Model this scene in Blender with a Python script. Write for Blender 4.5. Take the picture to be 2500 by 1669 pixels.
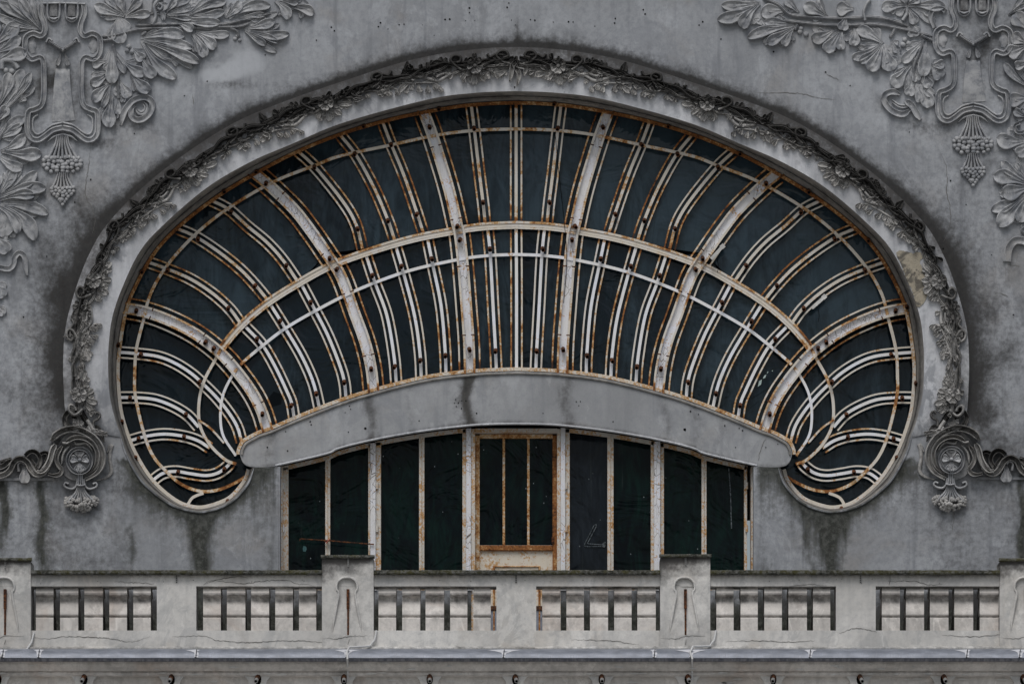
import bpy, math, random
import numpy as np
from mathutils import Vector, geometry
R = math.radians
C = bpy.context.scene.collection
for o in list(bpy.data.objects): bpy.data.objects.remove(o)
random.seed(7); rng = random.Random(11)

# ------------------------------------------------------------------ camera, sky, sun, exposure
CAM_D, CAM_Z, PXM = 47.0, 1.7, 200.0            # metres to the facade, eye height, pixels of the 2500 px wide photo per metre of facade
cam = bpy.data.cameras.new('camera'); co = bpy.data.objects.new('camera', cam); C.objects.link(co)
co.location = (0, -CAM_D, CAM_Z); co.rotation_euler = (R(90), 0, 0)
cam.sensor_width = 36; cam.lens = 36*CAM_D/12.5; cam.shift_y = (3034.5-834.5)/2500
cam.clip_start = .5; cam.clip_end = 500
bpy.context.scene.camera = co
sc = bpy.context.scene
SUN_EL, SUN_AZ = 58, 14                          # degrees; azimuth towards the left of the camera axis
wd = bpy.data.worlds.new('World'); sc.world = wd; wd.use_nodes = True
wt = wd.node_tree; wt.nodes.clear()
sky = wt.nodes.new('ShaderNodeTexSky'); sky.sky_type = 'NISHITA'; sky.sun_disc = False
sky.sun_elevation = R(SUN_EL); sky.sun_rotation = R(180+SUN_AZ); sky.air_density = 1.4; sky.dust_density = 3.0
hs = wt.nodes.new('ShaderNodeHueSaturation'); hs.inputs['Saturation'].default_value = .6
wn = wt.nodes.new('ShaderNodeTexNoise'); wn.inputs['Scale'].default_value = 2.6; wn.inputs['Detail'].default_value = 6
wc = wt.nodes.new('ShaderNodeTexCoord'); wr = wt.nodes.new('ShaderNodeMapRange')
wr.inputs['From Min'].default_value = .3; wr.inputs['From Max'].default_value = .7; wr.inputs['To Min'].default_value = .30; wr.inputs['To Max'].default_value = 1.45
wm = wt.nodes.new('ShaderNodeMix'); wm.data_type = 'RGBA'; wm.blend_type = 'MULTIPLY'; wm.inputs[0].default_value = 1
bg = wt.nodes.new('ShaderNodeBackground'); bg.inputs['Strength'].default_value = .085
wo = wt.nodes.new('ShaderNodeOutputWorld')
wt.links.new(sky.outputs[0], hs.inputs['Color']); wt.links.new(wc.outputs['Generated'], wn.inputs['Vector'])
wt.links.new(wn.outputs[0], wr.inputs[0]); wt.links.new(hs.outputs[0], wm.inputs[6]); wt.links.new(wr.outputs[0], wm.inputs[7])
wt.links.new(wm.outputs[2], bg.inputs[0]); wt.links.new(bg.outputs[0], wo.inputs[0])
sl = bpy.data.lights.new('sun', 'SUN'); sl.energy = 1.5; sl.angle = R(32); sl.color = (1, .985, .965)
so = bpy.data.objects.new('sun', sl); C.objects.link(so)
dv = Vector((math.sin(R(-SUN_AZ))*math.cos(R(SUN_EL)), -math.cos(R(SUN_AZ))*math.cos(R(SUN_EL)), math.sin(R(SUN_EL))))
so.rotation_euler = dv.to_track_quat('Z', 'Y').to_euler(); so.location = dv*60
vs = sc.view_settings; vs.view_transform = 'Standard'; vs.look = 'None'; vs.exposure = -0.05; vs.gamma = 1

# ------------------------------------------------------------------ helpers
def P(px, py, y=0.0):                            # a place on the facade (photo pixels) at depth y -> metres
    s = (CAM_D+y)/CAM_D
    return ((px-1250)/PXM*s, y, CAM_Z+(3034.5-py)/PXM*s)
def unP(v):
    s = (CAM_D+v[1])/CAM_D
    return v[0]/s*PXM+1250, 3034.5-(v[2]-CAM_Z)/s*PXM
AX = 1260.0                                      # axis of symmetry of the window
def mir(pts, a=2*AX, dy=0): return [(a-x, y+dy) for x, y in pts]

def cr(pts, step=4.0, closed=False):             # smooth curve through the points, evenly spaced
    p = np.array(pts, float)
    if len(p) < 3 and not closed:
        n = max(1, int(np.linalg.norm(p[-1]-p[0])/step)); return [tuple(p[0]+(p[-1]-p[0])*i/n) for i in range(n+1)]
    q = np.vstack([p[-1], p, p[0], p[1]]) if closed else np.vstack([2*p[0]-p[1], p, 2*p[-1]-p[-2]])
    out = []
    for i in range(1, len(q)-2):
        a, b, c, d = q[i-1], q[i], q[i+1], q[i+2]
        for k in range(12):
            t = k/12
            out.append(.5*((2*b)+(-a+c)*t+(2*a-5*b+4*c-d)*t*t+(-a+3*b-3*c+d)*t**3))
    out.append(q[-2] if not closed else q[1])
    out = np.array(out); L = np.r_[0, np.cumsum(np.linalg.norm(np.diff(out, axis=0), axis=1))]
    n = max(2, int(round(L[-1]/step))); s = np.linspace(0, L[-1], n+1)
    r = np.c_[np.interp(s, L, out[:, 0]), np.interp(s, L, out[:, 1])]
    return [tuple(v) for v in (r[:-1] if closed else r)]
def resamp(pts, n):
    p = np.array(pts); L = np.r_[0, np.cumsum(np.linalg.norm(np.diff(p, axis=0), axis=1))]
    s = np.linspace(0, L[-1], n); return [tuple(v) for v in np.c_[np.interp(s, L, p[:, 0]), np.interp(s, L, p[:, 1])]]
def norms(pts, closed=False):
    p = np.array(pts)
    t = (np.roll(p, -1, 0)-np.roll(p, 1, 0)) if closed else np.gradient(p, axis=0)
    t /= np.maximum(np.linalg.norm(t, axis=1), 1e-9)[:, None]
    return np.c_[-t[:, 1], t[:, 0]]
def offs(pts, d, n=None):
    N = norms(pts); return [(p[0]+m[0]*d, p[1]+m[1]*d) for p, m in zip(pts, N)]

class MB:
    def __init__(s): s.v = []; s.f = []; s.m = []; s.w = []
    def add(s, verts, faces, mat=0, wear_shade=(0, 0, 0, 0)):
        b = len(s.v); s.v += verts
        s.w += [wear_shade(*unP(q)) for q in verts] if callable(wear_shade) else (wear_shade if isinstance(wear_shade, list) else [wear_shade]*len(verts))
        s.f += [tuple(b+i for i in f) for f in faces]; s.m += [mat]*len(faces)
    def build(s, name, mats, parent=None, ang=38, label=None):
        me = bpy.data.meshes.new(name); me.from_pydata(s.v, [], s.f)
        mats = mats if isinstance(mats, (list, tuple)) else [mats]
        for m in mats: me.materials.append(m)
        me.polygons.foreach_set('material_index', s.m)
        me.polygons.foreach_set('use_smooth', [True]*len(s.f))
        a = me.color_attributes.new('wear_shade', 'FLOAT_COLOR', 'POINT')
        a.data.foreach_set('color', np.array(s.w, np.float32).ravel())
        me.update(); me.set_sharp_from_angle(angle=R(ang))
        o = bpy.data.objects.new(name, me); C.objects.link(o)
        if parent: o.parent = parent
        if label: o['label'] = label
        return o
def tag(o, label, cat=None, group=None, kind=None):
    o['label'] = label
    if cat: o['category'] = cat
    if group: o['group'] = group
    if kind: o['kind'] = kind
    return o
def thing(name, label, cat, group=None):
    o = bpy.data.objects.new(name, None); C.objects.link(o); return tag(o, label, cat, group)

ROUND = [(-1, 0), (-.92, .45), (-.7, .75), (-.38, .94), (0, 1), (.38, .94), (.7, .75), (.92, .45), (1, 0)]
FLAT = [(-1, 0), (-.96, .9), (-.86, 1), (.86, 1), (.96, .9), (1, 0)]
BOX = [(-1, 0), (-1, 1), (-.5, 1), (.5, 1), (1, 1), (1, 0)]
STRAP = [(-1, 0), (-.97, .65), (-.86, .92), (-.68, 1), (-.5, .85), (-.42, .5), (-.25, .42), (.2, .48), (.38, .42), (.45, .62), (.62, .82), (.8, .8), (.95, .5), (1, 0)]
RIBBON = [(-1, 0), (-.96, .85), (-.84, 1), (-.66, .8), (-.3, .5), (.1, .42), (.45, .55), (.7, .85), (.85, 1), (.96, .85), (1, 0)]
REED = [(-1, 0), (-.9, .5), (-.72, .72), (-.52, .45), (-.4, .8), (-.15, 1), (.08, .7), (.25, .95), (.45, .85), (.58, .5), (.75, .75), (.92, .5), (1, 0)]
def tp(a=.12, b=.12, lo=.1): return lambda t: max(lo, min(1, (t/a if a else 1), ((1-t)/b if b else 1)))**.6
def sweep(mb, path, w, h, prof=ROUND, y0=0.0, wf=None, hf=None, wear_shade=(0, 0, 0, 0), closed=False, step=4, mat=0, raw=False):
    pts = path if raw else cr(path, step, closed)
    N = norms(pts, closed); n = len(pts); k = len(prof); V = []; F = []; W = []
    for i, (p, m) in enumerate(zip(pts, N)):
        t = i/max(1, n-1); ww = w*(wf(t) if wf else 1)/2; hh = h*(hf(t) if hf else 1)
        for u, v in prof: V.append(P(p[0]+m[0]*u*ww, p[1]+m[1]*u*ww, y0-v*hh))
    for i in range(n if closed else n-1):
        j = (i+1) % n
        for q in range(k-1): F.append((i*k+q, i*k+q+1, j*k+q+1, j*k+q))
    if not closed:
        F.append(tuple(range(k))); F.append(tuple((n-1)*k+q for q in reversed(range(k))))
    mb.add(V, F, mat, wear_shade)
LT = [0, .15, .35, .55, .72, .86, .95, 1]; LW = [.20, .26, .46, .8, 1, .88, .56, .06]
def lobe(mb, bx, by, tx, ty, w, h=.05, bend=None, y0=0.0, wear_shade=(0, 0, 0, 0), spoon=1.0):
    L = math.hypot(tx-bx, ty-by); ux, uy = (tx-bx)/L, (ty-by)/L; nx, ny = -uy, ux
    bend = rng.uniform(-.10, .10) if bend is None else bend
    n = max(10, int(L/4.5)); U = [-1, -.97, -.85, -.62, -.36, -.12, 0, .12, .36, .62, .85, .97, 1]; V = []; F = []
    wob = rng.uniform(0, 6)
    for i in range(n+1):
        t = i/n; t = 1-(1-t)**1.15
        ww = np.interp(t, LT, LW)*w/2*(1+.05*math.sin(wob+9*t)); c = bend*L*math.sin(math.pi*t*.9)
        rise = (.35+.65*min(1, t/.55))
        tipf = 1-max(0, (t-.93)/.07)**2*.95
        for u in U:
            a = abs(u)
            if a > .99: v = 0
            else:
                rim = 1.0 if a > .8 else (.62+.38*(a/.8)**3)
                rib = .30*math.exp(-(a/.16)**2)*(1-max(0, (t-.5)/.3) if t > .5 else 1)
                boss = .42*math.exp(-(a/.34)**2-((t-.78)/.1)**2)*spoon
                hol = -.34*math.exp(-(a/.5)**2-((t-.7)/.2)**2)*spoon
                st = .06*math.cos(a*22+wob)*(1-t)
                v = (rim+rib+boss+hol+st)*(.9 if a > .95 else 1)
            x = bx+ux*L*t+nx*(u*ww+c); y = by+uy*L*t+ny*(u*ww+c)
            V.append(P(x, y, y0-h*v*rise*tipf))
    k = len(U)
    for i in range(n):
        for q in range(k-1): F.append((i*k+q, i*k+q+1, (i+1)*k+q+1, (i+1)*k+q))
    F.append(tuple(n*k+q for q in range(k)))
    mb.add(V, F, 0, wear_shade)
def ball(mb, px, py, r, y0=0.0, sy=1.0, wear_shade=(0, 0, 0, 0), n=9, m=5, ex=1.0, rot=0.0, mat=0):   # dome standing on the wall
    V = []; F = []
    for j in range(m):
        a = math.pi/2*j/m
        for i in range(n):
            b = 2*math.pi*i/n; dx = r*math.cos(a)*math.cos(b); dz = r*ex*math.cos(a)*math.sin(b)
            V.append(P(px+dx*math.cos(rot)-dz*math.sin(rot), py+dx*math.sin(rot)+dz*math.cos(rot), y0-r/PXM*sy*math.sin(a)))
    V.append(P(px, py, y0-r/PXM*sy)); k = len(V)-1
    for j in range(m-1):
        for i in range(n): F.append((j*n+i, j*n+(i+1) % n, (j+1)*n+(i+1) % n, (j+1)*n+i))
    for i in range(n): F.append(((m-1)*n+i, (m-1)*n+(i+1) % n, k))
    mb.add(V, F, mat, wear_shade)
def box(mb, x0, y0, x1, y1, yf, yb, mat=0, wear_shade=(0, 0, 0, 0), bev=0.0):
    a, b = P(x0, y1, yf), P(x1, y0, yf); X0, Z0, X1, Z1 = a[0], a[2], b[0], b[2]; e = bev
    if not e:
        V = [(X0, yf, Z0), (X1, yf, Z0), (X1, yf, Z1), (X0, yf, Z1), (X0, yb, Z0), (X1, yb, Z0), (X1, yb, Z1), (X0, yb, Z1)]
        F = [(0, 1, 2, 3), (5, 4, 7, 6), (0, 4, 5, 1), (3, 2, 6, 7), (0, 3, 7, 4), (1, 5, 6, 2)]
        V2 = []; F2 = []
        for f in F: F2.append(tuple(range(len(V2), len(V2)+4))); V2 += [V[i] for i in f]
        mb.add(V2, F2, mat, wear_shade); return
    V = [(X0+e, yf, Z0+e), (X1-e, yf, Z0+e), (X1-e, yf, Z1-e), (X0+e, yf, Z1-e),
         (X0, yf+e, Z0), (X1, yf+e, Z0), (X1, yf+e, Z1), (X0, yf+e, Z1), (X0, yb, Z0), (X1, yb, Z0), (X1, yb, Z1), (X0, yb, Z1)]
    F = [(0, 1, 2, 3)]+[(i, (i+1) % 4, 4+(i+1) % 4, 4+i)[::-1] for i in range(4)]+[(4+i, 4+(i+1) % 4, 8+(i+1) % 4, 8+i)[::-1] for i in range(4)]+[(11, 10, 9, 8)]
    mb.add(V, F, mat, wear_shade)
def prism(mb, poly, yf, yb, mat=0, wear_shade=(0, 0, 0, 0), hole=None, yhole=None):
    loops = [[Vector(P(x, y, yf)) for x, y in poly]]
    if hole: loops.append([Vector(P(x, y, yf)) for x, y in hole])
    tri = geometry.tessellate_polygon([[Vector((v.x, v.z, 0)) for v in l] for l in loops])
    V = [tuple(v) for l in loops for v in l]
    mb.add(V, [tuple(t) for t in tri], mat, wear_shade)
    F = loops[0]; n = len(F)
    mb.add([tuple(v) for v in F]+[(v.x, yb, v.z) for v in F], [(i, (i+1) % n, n+(i+1) % n, n+i) for i in range(n)], mat, wear_shade)
    if hole:
        H = loops[1]; n = len(H); B = [Vector((v.x, yhole(*hole[i]), v.z)) for i, v in enumerate(H)]
        mb.add([tuple(v) for v in H]+[tuple(v) for v in B], [(i, (i+1) % n, n+(i+1) % n, n+i) for i in range(n)], mat, wear_shade)
        tri = geometry.tessellate_polygon([[Vector((v.x, v.z, 0)) for v in B]])
        mb.add([tuple(v) for v in B], [tuple(t) for t in tri], mat, wear_shade)
def extr(mb, prof, x0, x1, mat=0, wear_shade=(0, 0, 0, 0), nx=40, jit=0):    # profile [(py, depth)] run along the facade
    V = []; F = []; k = len(prof)
    for i in range(nx+1):
        x = x0+(x1-x0)*i/nx
        for py, y in prof: V.append(P(x, py+rng.uniform(-jit, jit), y))
    for i in range(nx):
        for q in range(k-1): F.append((i*k+q, i*k+q+1, (i+1)*k+q+1, (i+1)*k+q))
    F.append(tuple(range(k))); F.append(tuple(nx*k+q for q in reversed(range(k)))); mb.add(V, F, mat, wear_shade)
def cyl(mb, a, b, r0, r1=None, n=12, mat=0, cap=None, wear_shade=(0, 0, 0, 0)):
    a, b = Vector(a), Vector(b); d = (b-a).normalized(); u = d.orthogonal().normalized(); v = d.cross(u); r1 = r0 if r1 is None else r1
    V = []
    for c, r in ((a, r0), (b, r1)):
        for i in range(n): V.append(tuple(c+(u*math.cos(2*math.pi*i/n)+v*math.sin(2*math.pi*i/n))*r))
    mb.add(V, [(i, (i+1) % n, n+(i+1) % n, n+i) for i in range(n)]+[tuple(range(n))[::-1]], mat, wear_shade)
    if cap is None: mb.add(V[n:], [tuple(range(n))], mat, wear_shade)
    else:                                        # open end: rim and a dark bore
        I = [tuple(b+(Vector(V[n+i])-b)*.66) for i in range(n)]; D = [tuple(Vector(q)-d*r1*1.2) for q in I]
        mb.add(V[n:]+I, [(i, (i+1) % n, n+(i+1) % n, n+i) for i in range(n)], mat, wear_shade)
        mb.add(I+D, [(i, (i+1) % n, n+(i+1) % n, n+i) for i in range(n)]+[tuple(range(n, 2*n))], cap, wear_shade)
def tube3(mb, pts, r, n=8, mat=0):
    pts = [Vector(p) for p in pts]; V = []; F = []
    for i, p in enumerate(pts):
        d = (pts[min(i+1, len(pts)-1)]-pts[max(i-1, 0)]).normalized(); u = Vector((0, 1, 0)); u = (u-d*u.dot(d)).normalized(); v = d.cross(u)
        for k in range(n): V.append(tuple(p+(u*math.cos(2*math.pi*k/n)+v*math.sin(2*math.pi*k/n))*r))
    for i in range(len(pts)-1):
        for k in range(n): F.append((i*n+k, i*n+(k+1) % n, (i+1)*n+(k+1) % n, (i+1)*n+k))
    mb.add(V, F, mat)
def crack(mb, pts, w, y0, mat, jit=2.2):
    q = cr(pts, 5); q = [(x+rng.uniform(-jit, jit)*.6, y+rng.uniform(-jit, jit)*.6) for x, y in q]
    N = norms(q); n = len(q); V = []; F = []
    for i, (p, m) in enumerate(zip(q, N)):
        ww = w*(.25+.75*math.sin(math.pi*(i+.3)/n))*rng.uniform(.5, 1.2)/2
        V += [P(p[0]-m[0]*ww, p[1]-m[1]*ww, y0), P(p[0]+m[0]*ww, p[1]+m[1]*ww, y0)]
    for i in range(n-1): F.append((2*i, 2*i+1, 2*i+3, 2*i+2))
    mb.add(V, F, mat)
def dot(mb, px, py, r, y0, mat):
    mb.add([P(px+r*math.cos(a*math.pi/4)*rng.uniform(.8, 1.2), py+r*math.sin(a*math.pi/4)*rng.uniform(.8, 1.2), y0) for a in range(8)], [tuple(range(8))], mat)

# ------------------------------------------------------------------ materials
class N:
    def __init__(s, name):
        s.m = bpy.data.materials.new(name); s.m.use_nodes = True; s.t = s.m.node_tree; s.t.nodes.clear()
        s.out = s.t.nodes.new('ShaderNodeOutputMaterial'); s.b = s.t.nodes.new('ShaderNodeBsdfPrincipled'); s.t.links.new(s.b.outputs[0], s.out.inputs[0])
        s.pos = s.t.nodes.new('ShaderNodeNewGeometry').outputs['Position']
        a = s.t.nodes.new('ShaderNodeAttribute'); a.attribute_name = 'wear_shade'
        sp = s.t.nodes.new('ShaderNodeSeparateColor'); s.t.links.new(a.outputs['Color'], sp.inputs[0])
        s.wr, s.wg, s.wb = sp.outputs; s.wa = a.outputs['Alpha']
    def L(s, v, inp):
        if isinstance(v, bpy.types.NodeSocket): s.t.links.new(v, inp)
        elif isinstance(v, tuple): inp.default_value = (*v, 1) if len(v) == 3 and inp.type == 'RGBA' else v
        else: inp.default_value = v
    def noise(s, scale, stretch=(1, 1, 1), detail=6, rough=.6, off=(0, 0, 0), dist=0.0):
        mp = s.t.nodes.new('ShaderNodeMapping'); mp.inputs['Scale'].default_value = stretch; mp.inputs['Location'].default_value = off
        s.t.links.new(s.pos, mp.inputs[0]); n = s.t.nodes.new('ShaderNodeTexNoise'); s.t.links.new(mp.outputs[0], n.inputs['Vector'])
        n.inputs['Scale'].default_value = scale; n.inputs['Detail'].default_value = detail; n.inputs['Roughness'].default_value = rough; n.inputs['Distortion'].default_value = dist
        return n.outputs[0]
    def voro(s, scale, stretch=(1, 1, 1), feat='F1'):
        mp = s.t.nodes.new('ShaderNodeMapping'); mp.inputs['Scale'].default_value = stretch; s.t.links.new(s.pos, mp.inputs[0])
        n = s.t.nodes.new('ShaderNodeTexVoronoi'); n.feature = feat; n.inputs['Scale'].default_value = scale; s.t.links.new(mp.outputs[0], n.inputs['Vector']); return n.outputs[0]
    def ramp(s, v, a, b, lo=0.0, hi=1.0):
        n = s.t.nodes.new('ShaderNodeMapRange'); n.interpolation_type = 'SMOOTHSTEP'; s.L(v, n.inputs[0])
        for k, x in zip((1, 2, 3, 4), (a, b, lo, hi)): n.inputs[k].default_value = x
        return n.outputs[0]
    def math(s, op, a, b=0.0, c=None):
        n = s.t.nodes.new('ShaderNodeMath'); n.operation = op; s.L(a, n.inputs[0]); s.L(b, n.inputs[1])
        if c is not None: s.L(c, n.inputs[2])
        return n.outputs[0]
    def mix(s, f, a, b, mode='MIX'):
        n = s.t.nodes.new('ShaderNodeMix'); n.data_type = 'RGBA'; n.blend_type = mode; s.L(f, n.inputs[0]); s.L(a, n.inputs[6]); s.L(b, n.inputs[7]); return n.outputs[2]
    def bump(s, h, strength=.3, dist=.01, nrm=None):
        n = s.t.nodes.new('ShaderNodeBump'); n.inputs['Strength'].default_value = strength; n.inputs['Distance'].default_value = dist; s.L(h, n.inputs['Height'])
        if nrm: s.t.links.new(nrm, n.inputs['Normal'])
        return n.outputs[0]
    def fin(s, col, rough=.9, spec=.25, nrm=None, metal=0.0):
        s.L(col, s.b.inputs['Base Color']); s.L(rough, s.b.inputs['Roughness']); s.L(spec, s.b.inputs['Specular IOR Level']); s.L(metal, s.b.inputs['Metallic'])
        if nrm: s.t.links.new(nrm, s.b.inputs['Normal'])
        return s.m
def mul(c, k): return tuple(min(1, x*k) for x in c)
def plaster(name, base, cool=(.20, .21, .23), patch=.5, streak=.5, bump=.35, soot=(.045, .042, .040), fine=14, wash=.45, warm=(.30, .275, .25), wm=.4, peel=.4):
    n = N(name)
    big = n.noise(.55, detail=8, rough=.62, dist=.6); mid = n.noise(2.3, (1, 1, .8), 8, .65, (3, 1, 7), .4); st = n.noise(3.2, (2.2, 2.2, .16), 6, .6, (9, 0, 2))
    pl = n.noise(1.25, (1, 1, .75), 12, .68, (31, 3, 5), 1.0); pl2 = n.noise(2.1, (1, 1, .6), 12, .7, (3, 33, 15), .8)
    fn = n.noise(fine, detail=8, rough=.7); fn2 = n.noise(60, detail=3)
    col = n.mix(n.ramp(big, .34, .68), mul(base, .80), mul(base, 1.12))
    col = n.mix(n.math('MULTIPLY', n.ramp(mid, .46, .70), patch), col, mul(base, .66))
    col = n.mix(n.math('MULTIPLY', n.ramp(n.noise(1.1, detail=7, off=(20, 4, 9), dist=.8), .5, .72), wm), col, warm)
    col = n.mix(n.math('MULTIPLY', n.ramp(pl, .53, .575), peel*.75), col, mul(cool, 1.25))
    col = n.mix(n.math('MULTIPLY', n.ramp(pl2, .55, .60), peel*.8), col, mul(base, 1.32))
    col = n.mix(n.math('MULTIPLY', n.ramp(st, .5, .74), streak), col, cool)
    col = n.mix(n.math('MULTIPLY', n.ramp(fn, .40, .72), wash), col, mul(cool, 1.15))
    col = n.mix(n.math('MULTIPLY', n.ramp(fn2, .45, .8), .22), col, mul(base, .5))
    lf = n.ramp(n.math('ADD', n.wb, n.math('MULTIPLY', n.math('SUBTRACT', mid, .5), 1.4)), .35, .75)
    col = n.mix(n.math('MULTIPLY', lf, .6), col, mul(base, 1.4))
    brk = n.math('ADD', n.math('MULTIPLY', n.math('SUBTRACT', fn, .5), 1.1), n.math('MULTIPLY', n.math('SUBTRACT', mid, .5), .9))
    sf = n.math('MULTIPLY', n.ramp(n.math('ADD', n.wr, n.math('MULTIPLY', brk, n.ramp(n.wr, 0, .35))), .0, .98), .93)
    col = n.mix(sf, col, n.mix(n.ramp(fn, .35, .7), mul(soot, .8), mul(soot, 1.7)))
    af = n.ramp(n.math('ADD', n.wg, n.math('MULTIPLY', n.math('ADD', brk, n.math('MULTIPLY', n.math('SUBTRACT', st, .5), 1.2)), n.ramp(n.wg, 0, .3))), .05, .85)
    col = n.mix(n.math('MULTIPLY', af, .92), col, n.mix(n.ramp(fn, .4, .66), (.022, .024, .018), (.095, .098, .088)))
    h = n.math('ADD', n.math('MULTIPLY', fn, .6), n.math('MULTIPLY', mid, .8))
    return n.fin(col, .93, .15, n.bump(h, bump, .012))
M = {}
M['wall'] = plaster('wall_plaster', (.385, .40, .425), patch=.72, streak=.6, peel=.42, soot=(.024, .0225, .021), cool=(.17, .18, .20))
M['arch'] = plaster('arch_plaster', (.53, .54, .565), patch=.5, streak=.55, wash=.34, wm=.12, cool=(.19, .20, .22), peel=.85)
M['relief'] = plaster('relief_stucco', (.43, .435, .445), patch=.5, streak=.15, bump=.6, fine=9, wash=.85, cool=(.13, .14, .16), peel=.65)
M['gar'] = plaster('garland_stucco', (.46, .45, .435), patch=.55, streak=.2, bump=1.0, fine=20, wash=.75, cool=(.12, .12, .125), soot=(.022, .021, .020))
M['apron'] = plaster('apron_plaster', (.385, .395, .41), patch=.45, streak=.45, bump=.2, wash=.3, wm=.4, peel=.42)
M['rail'] = plaster('rail_plaster', (.69, .675, .65), patch=.42, streak=.25, bump=.3, wash=.30, wm=.5, warm=(.50, .45, .39), cool=(.24, .25, .26))
M['balus'] = plaster('baluster_plaster', (.70, .665, .63), patch=.45, streak=.3, bump=.4, wash=.35, wm=.7, warm=(.52, .42, .355), cool=(.22, .21, .20))
M['soffit'] = plaster('soffit_plaster', (.36, .345, .32), patch=.6, streak=.1, bump=.4, wash=.5, wm=.5, warm=(.22, .19, .16))
n = N('mossy_coping'); f = n.noise(22, detail=8, rough=.75); g = n.noise(4)
M['cope'] = n.fin(n.mix(n.ramp(f, .4, .66), n.mix(n.ramp(g, .4, .6), (.035, .036, .030), (.065, .062, .03)), (.15, .15, .14)), .95, .1, n.bump(f, .9, .02))
n = N('bare_mortar'); f = n.noise(16, detail=9, rough=.7); g = n.noise(5, dist=1)
M['mortar'] = n.fin(n.mix(n.ramp(g, .45, .55), (.15, .138, .118), (.38, .34, .27)), .95, .1, n.bump(f, 1, .02))
n = N('dark_hole'); M['hole'] = n.fin((.006, .006, .006), .9, 0)
n = N('crack_dark'); M['crack'] = n.fin((.16, .155, .145), .95, 0)
def painted(name, base=(.69, .635, .55), thr=.0, tan=(.54, .33, .15), crackle=False):
    n = N(name); f = n.noise(38, detail=8, rough=.72); g = n.noise(5, detail=6, off=(4, 4, 1), rough=.6); st = n.noise(9, (1, 1, .22), 5)
    k = n.math('ADD', n.math('ADD', n.math('MULTIPLY', f, .75), n.math('MULTIPLY', g, .55)), n.math('ADD', n.math('MULTIPLY', n.wr, .55), thr-.15))
    col = n.mix(n.ramp(g, .4, .65), base, mul((base[0]*.96, base[1]*1.0, base[2]*1.10), 1.06))
    col = n.mix(n.math('MULTIPLY', n.ramp(st, .5, .75), .3), col, mul(base, .55))
    col = n.mix(n.ramp(k, .50, .60), col, tan)
    col = n.mix(n.ramp(k, .62, .70), col, (.27, .105, .03))
    col = n.mix(n.ramp(k, .74, .88), col, (.055, .026, .016))
    if crackle:
        v = n.voro(9, (2.2, 1, .9), 'DISTANCE_TO_EDGE')
        col = n.mix(n.math('MULTIPLY', n.ramp(v, .035, .008), n.ramp(n.noise(1.7, off=(2, 2, 2)), .46, .55)), col, (.12, .10, .08))
    return n.fin(col, .75, .25, n.bump(k, .5, .006))
M['paint'] = painted('rusty_painted_iron', thr=.02)
M['coolpaint'] = painted('cool_white_paint', (.80, .79, .78), -.03)
M['white'] = painted('old_white_paint', (.74, .735, .74), -.05, crackle=True)
M['frame'] = painted('window_frame_paint', (.62, .59, .54), .02)
M['rustyframe'] = painted('rusted_frame_paint', (.70, .64, .54), -.02)
n = N('rusty_iron'); f = n.noise(30, detail=7, rough=.7)
M['rust'] = n.fin(n.mix(n.ramp(f, .42, .62), (.035, .018, .012), (.17, .062, .024)), .85, .2, n.bump(f, .8, .01))
def glass(name, base, dust_sheen, amt, spec=.5, specks=False):
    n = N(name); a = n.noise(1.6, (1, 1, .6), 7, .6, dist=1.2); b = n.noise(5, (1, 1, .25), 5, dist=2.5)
    col = n.mix(n.math('MULTIPLY', n.ramp(n.math('ADD', n.math('MULTIPLY', n.math('ADD', a, b), .5), n.math('MULTIPLY', n.wb, .35)), .38, .8), amt), base, dust_sheen)  # dust film and cloudy reflected sheen mixed into the base colour
    if specks:
        v = n.voro(9, (1, 1, .8)); col = n.mix(n.math('MULTIPLY', n.ramp(v, .075, .035), n.ramp(n.noise(1.2, off=(5, 0, 3)), .42, .56)), col, (.30, .34, .36))
        s2 = n.noise(14, (1.5, 1, .06), 4); col = n.mix(n.math('MULTIPLY', n.ramp(s2, .62, .8), .35), col, (.06, .075, .075))
    return n.fin(col, n.ramp(a, .3, .7, .04, .13), spec, n.bump(n.noise(1.5, detail=3, dist=1.2), .6, .05))
M['glass'] = glass('dusty_sheen_glass', (.004, .0095, .0145), (.030, .050, .066), 1.0, .19)
M['glass2'] = glass('dark_window_glass', (.002, .004, .006), (.006, .026, .021), .95, .09, True)
M['glass3'] = glass('grey_window_glass', (.007, .010, .014), (.022, .029, .038), .9, .12, True)
n = N('glass_hole'); M['gdark'] = n.fin((.002, .004, .006), .3, .08)
n = N('painted_glint'); M['glint'] = n.fin((.42, .52, .50), .7)
n = N('zinc_gutter'); f = n.noise(5, (1, 1, 3), 6); g = n.noise(30, (3, 1, .2))
M['zinc'] = n.fin(n.mix(n.ramp(g, .45, .7), n.mix(n.ramp(f, .35, .7), (.17, .185, .22), (.28, .30, .35)), (.21, .22, .25)), .5, .4, n.bump(f, .15, .01), .25)
n = N('zinc_lip'); M['zincdark'] = n.fin(n.mix(n.ramp(n.noise(9, (3, 1, 1)), .4, .65), (.10, .105, .125), (.21, .21, .23)), .6, .3, None, .2)
n = N('white_sealant'); M['seal'] = n.fin(n.mix(n.noise(12), (.46, .47, .50), (.66, .66, .69)), .6)
n = N('white_cable'); M['cable'] = n.fin(n.mix(n.noise(20), (.50, .50, .50), (.66, .66, .66)), .55)
n = N('chalk'); M['chalk'] = n.fin(n.mix(n.ramp(n.noise(60), .4, .6), (.03, .04, .045), (.13, .15, .165)), .9)
n = N('teal_sticker'); M['teal'] = n.fin((.05, .12, .13), .7)
n = N('red_tape'); M['red'] = n.fin((.42, .14, .11), .7)
n = N('broken_dark'); M['void'] = n.fin((.002, .002, .003), .9, 0)
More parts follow.
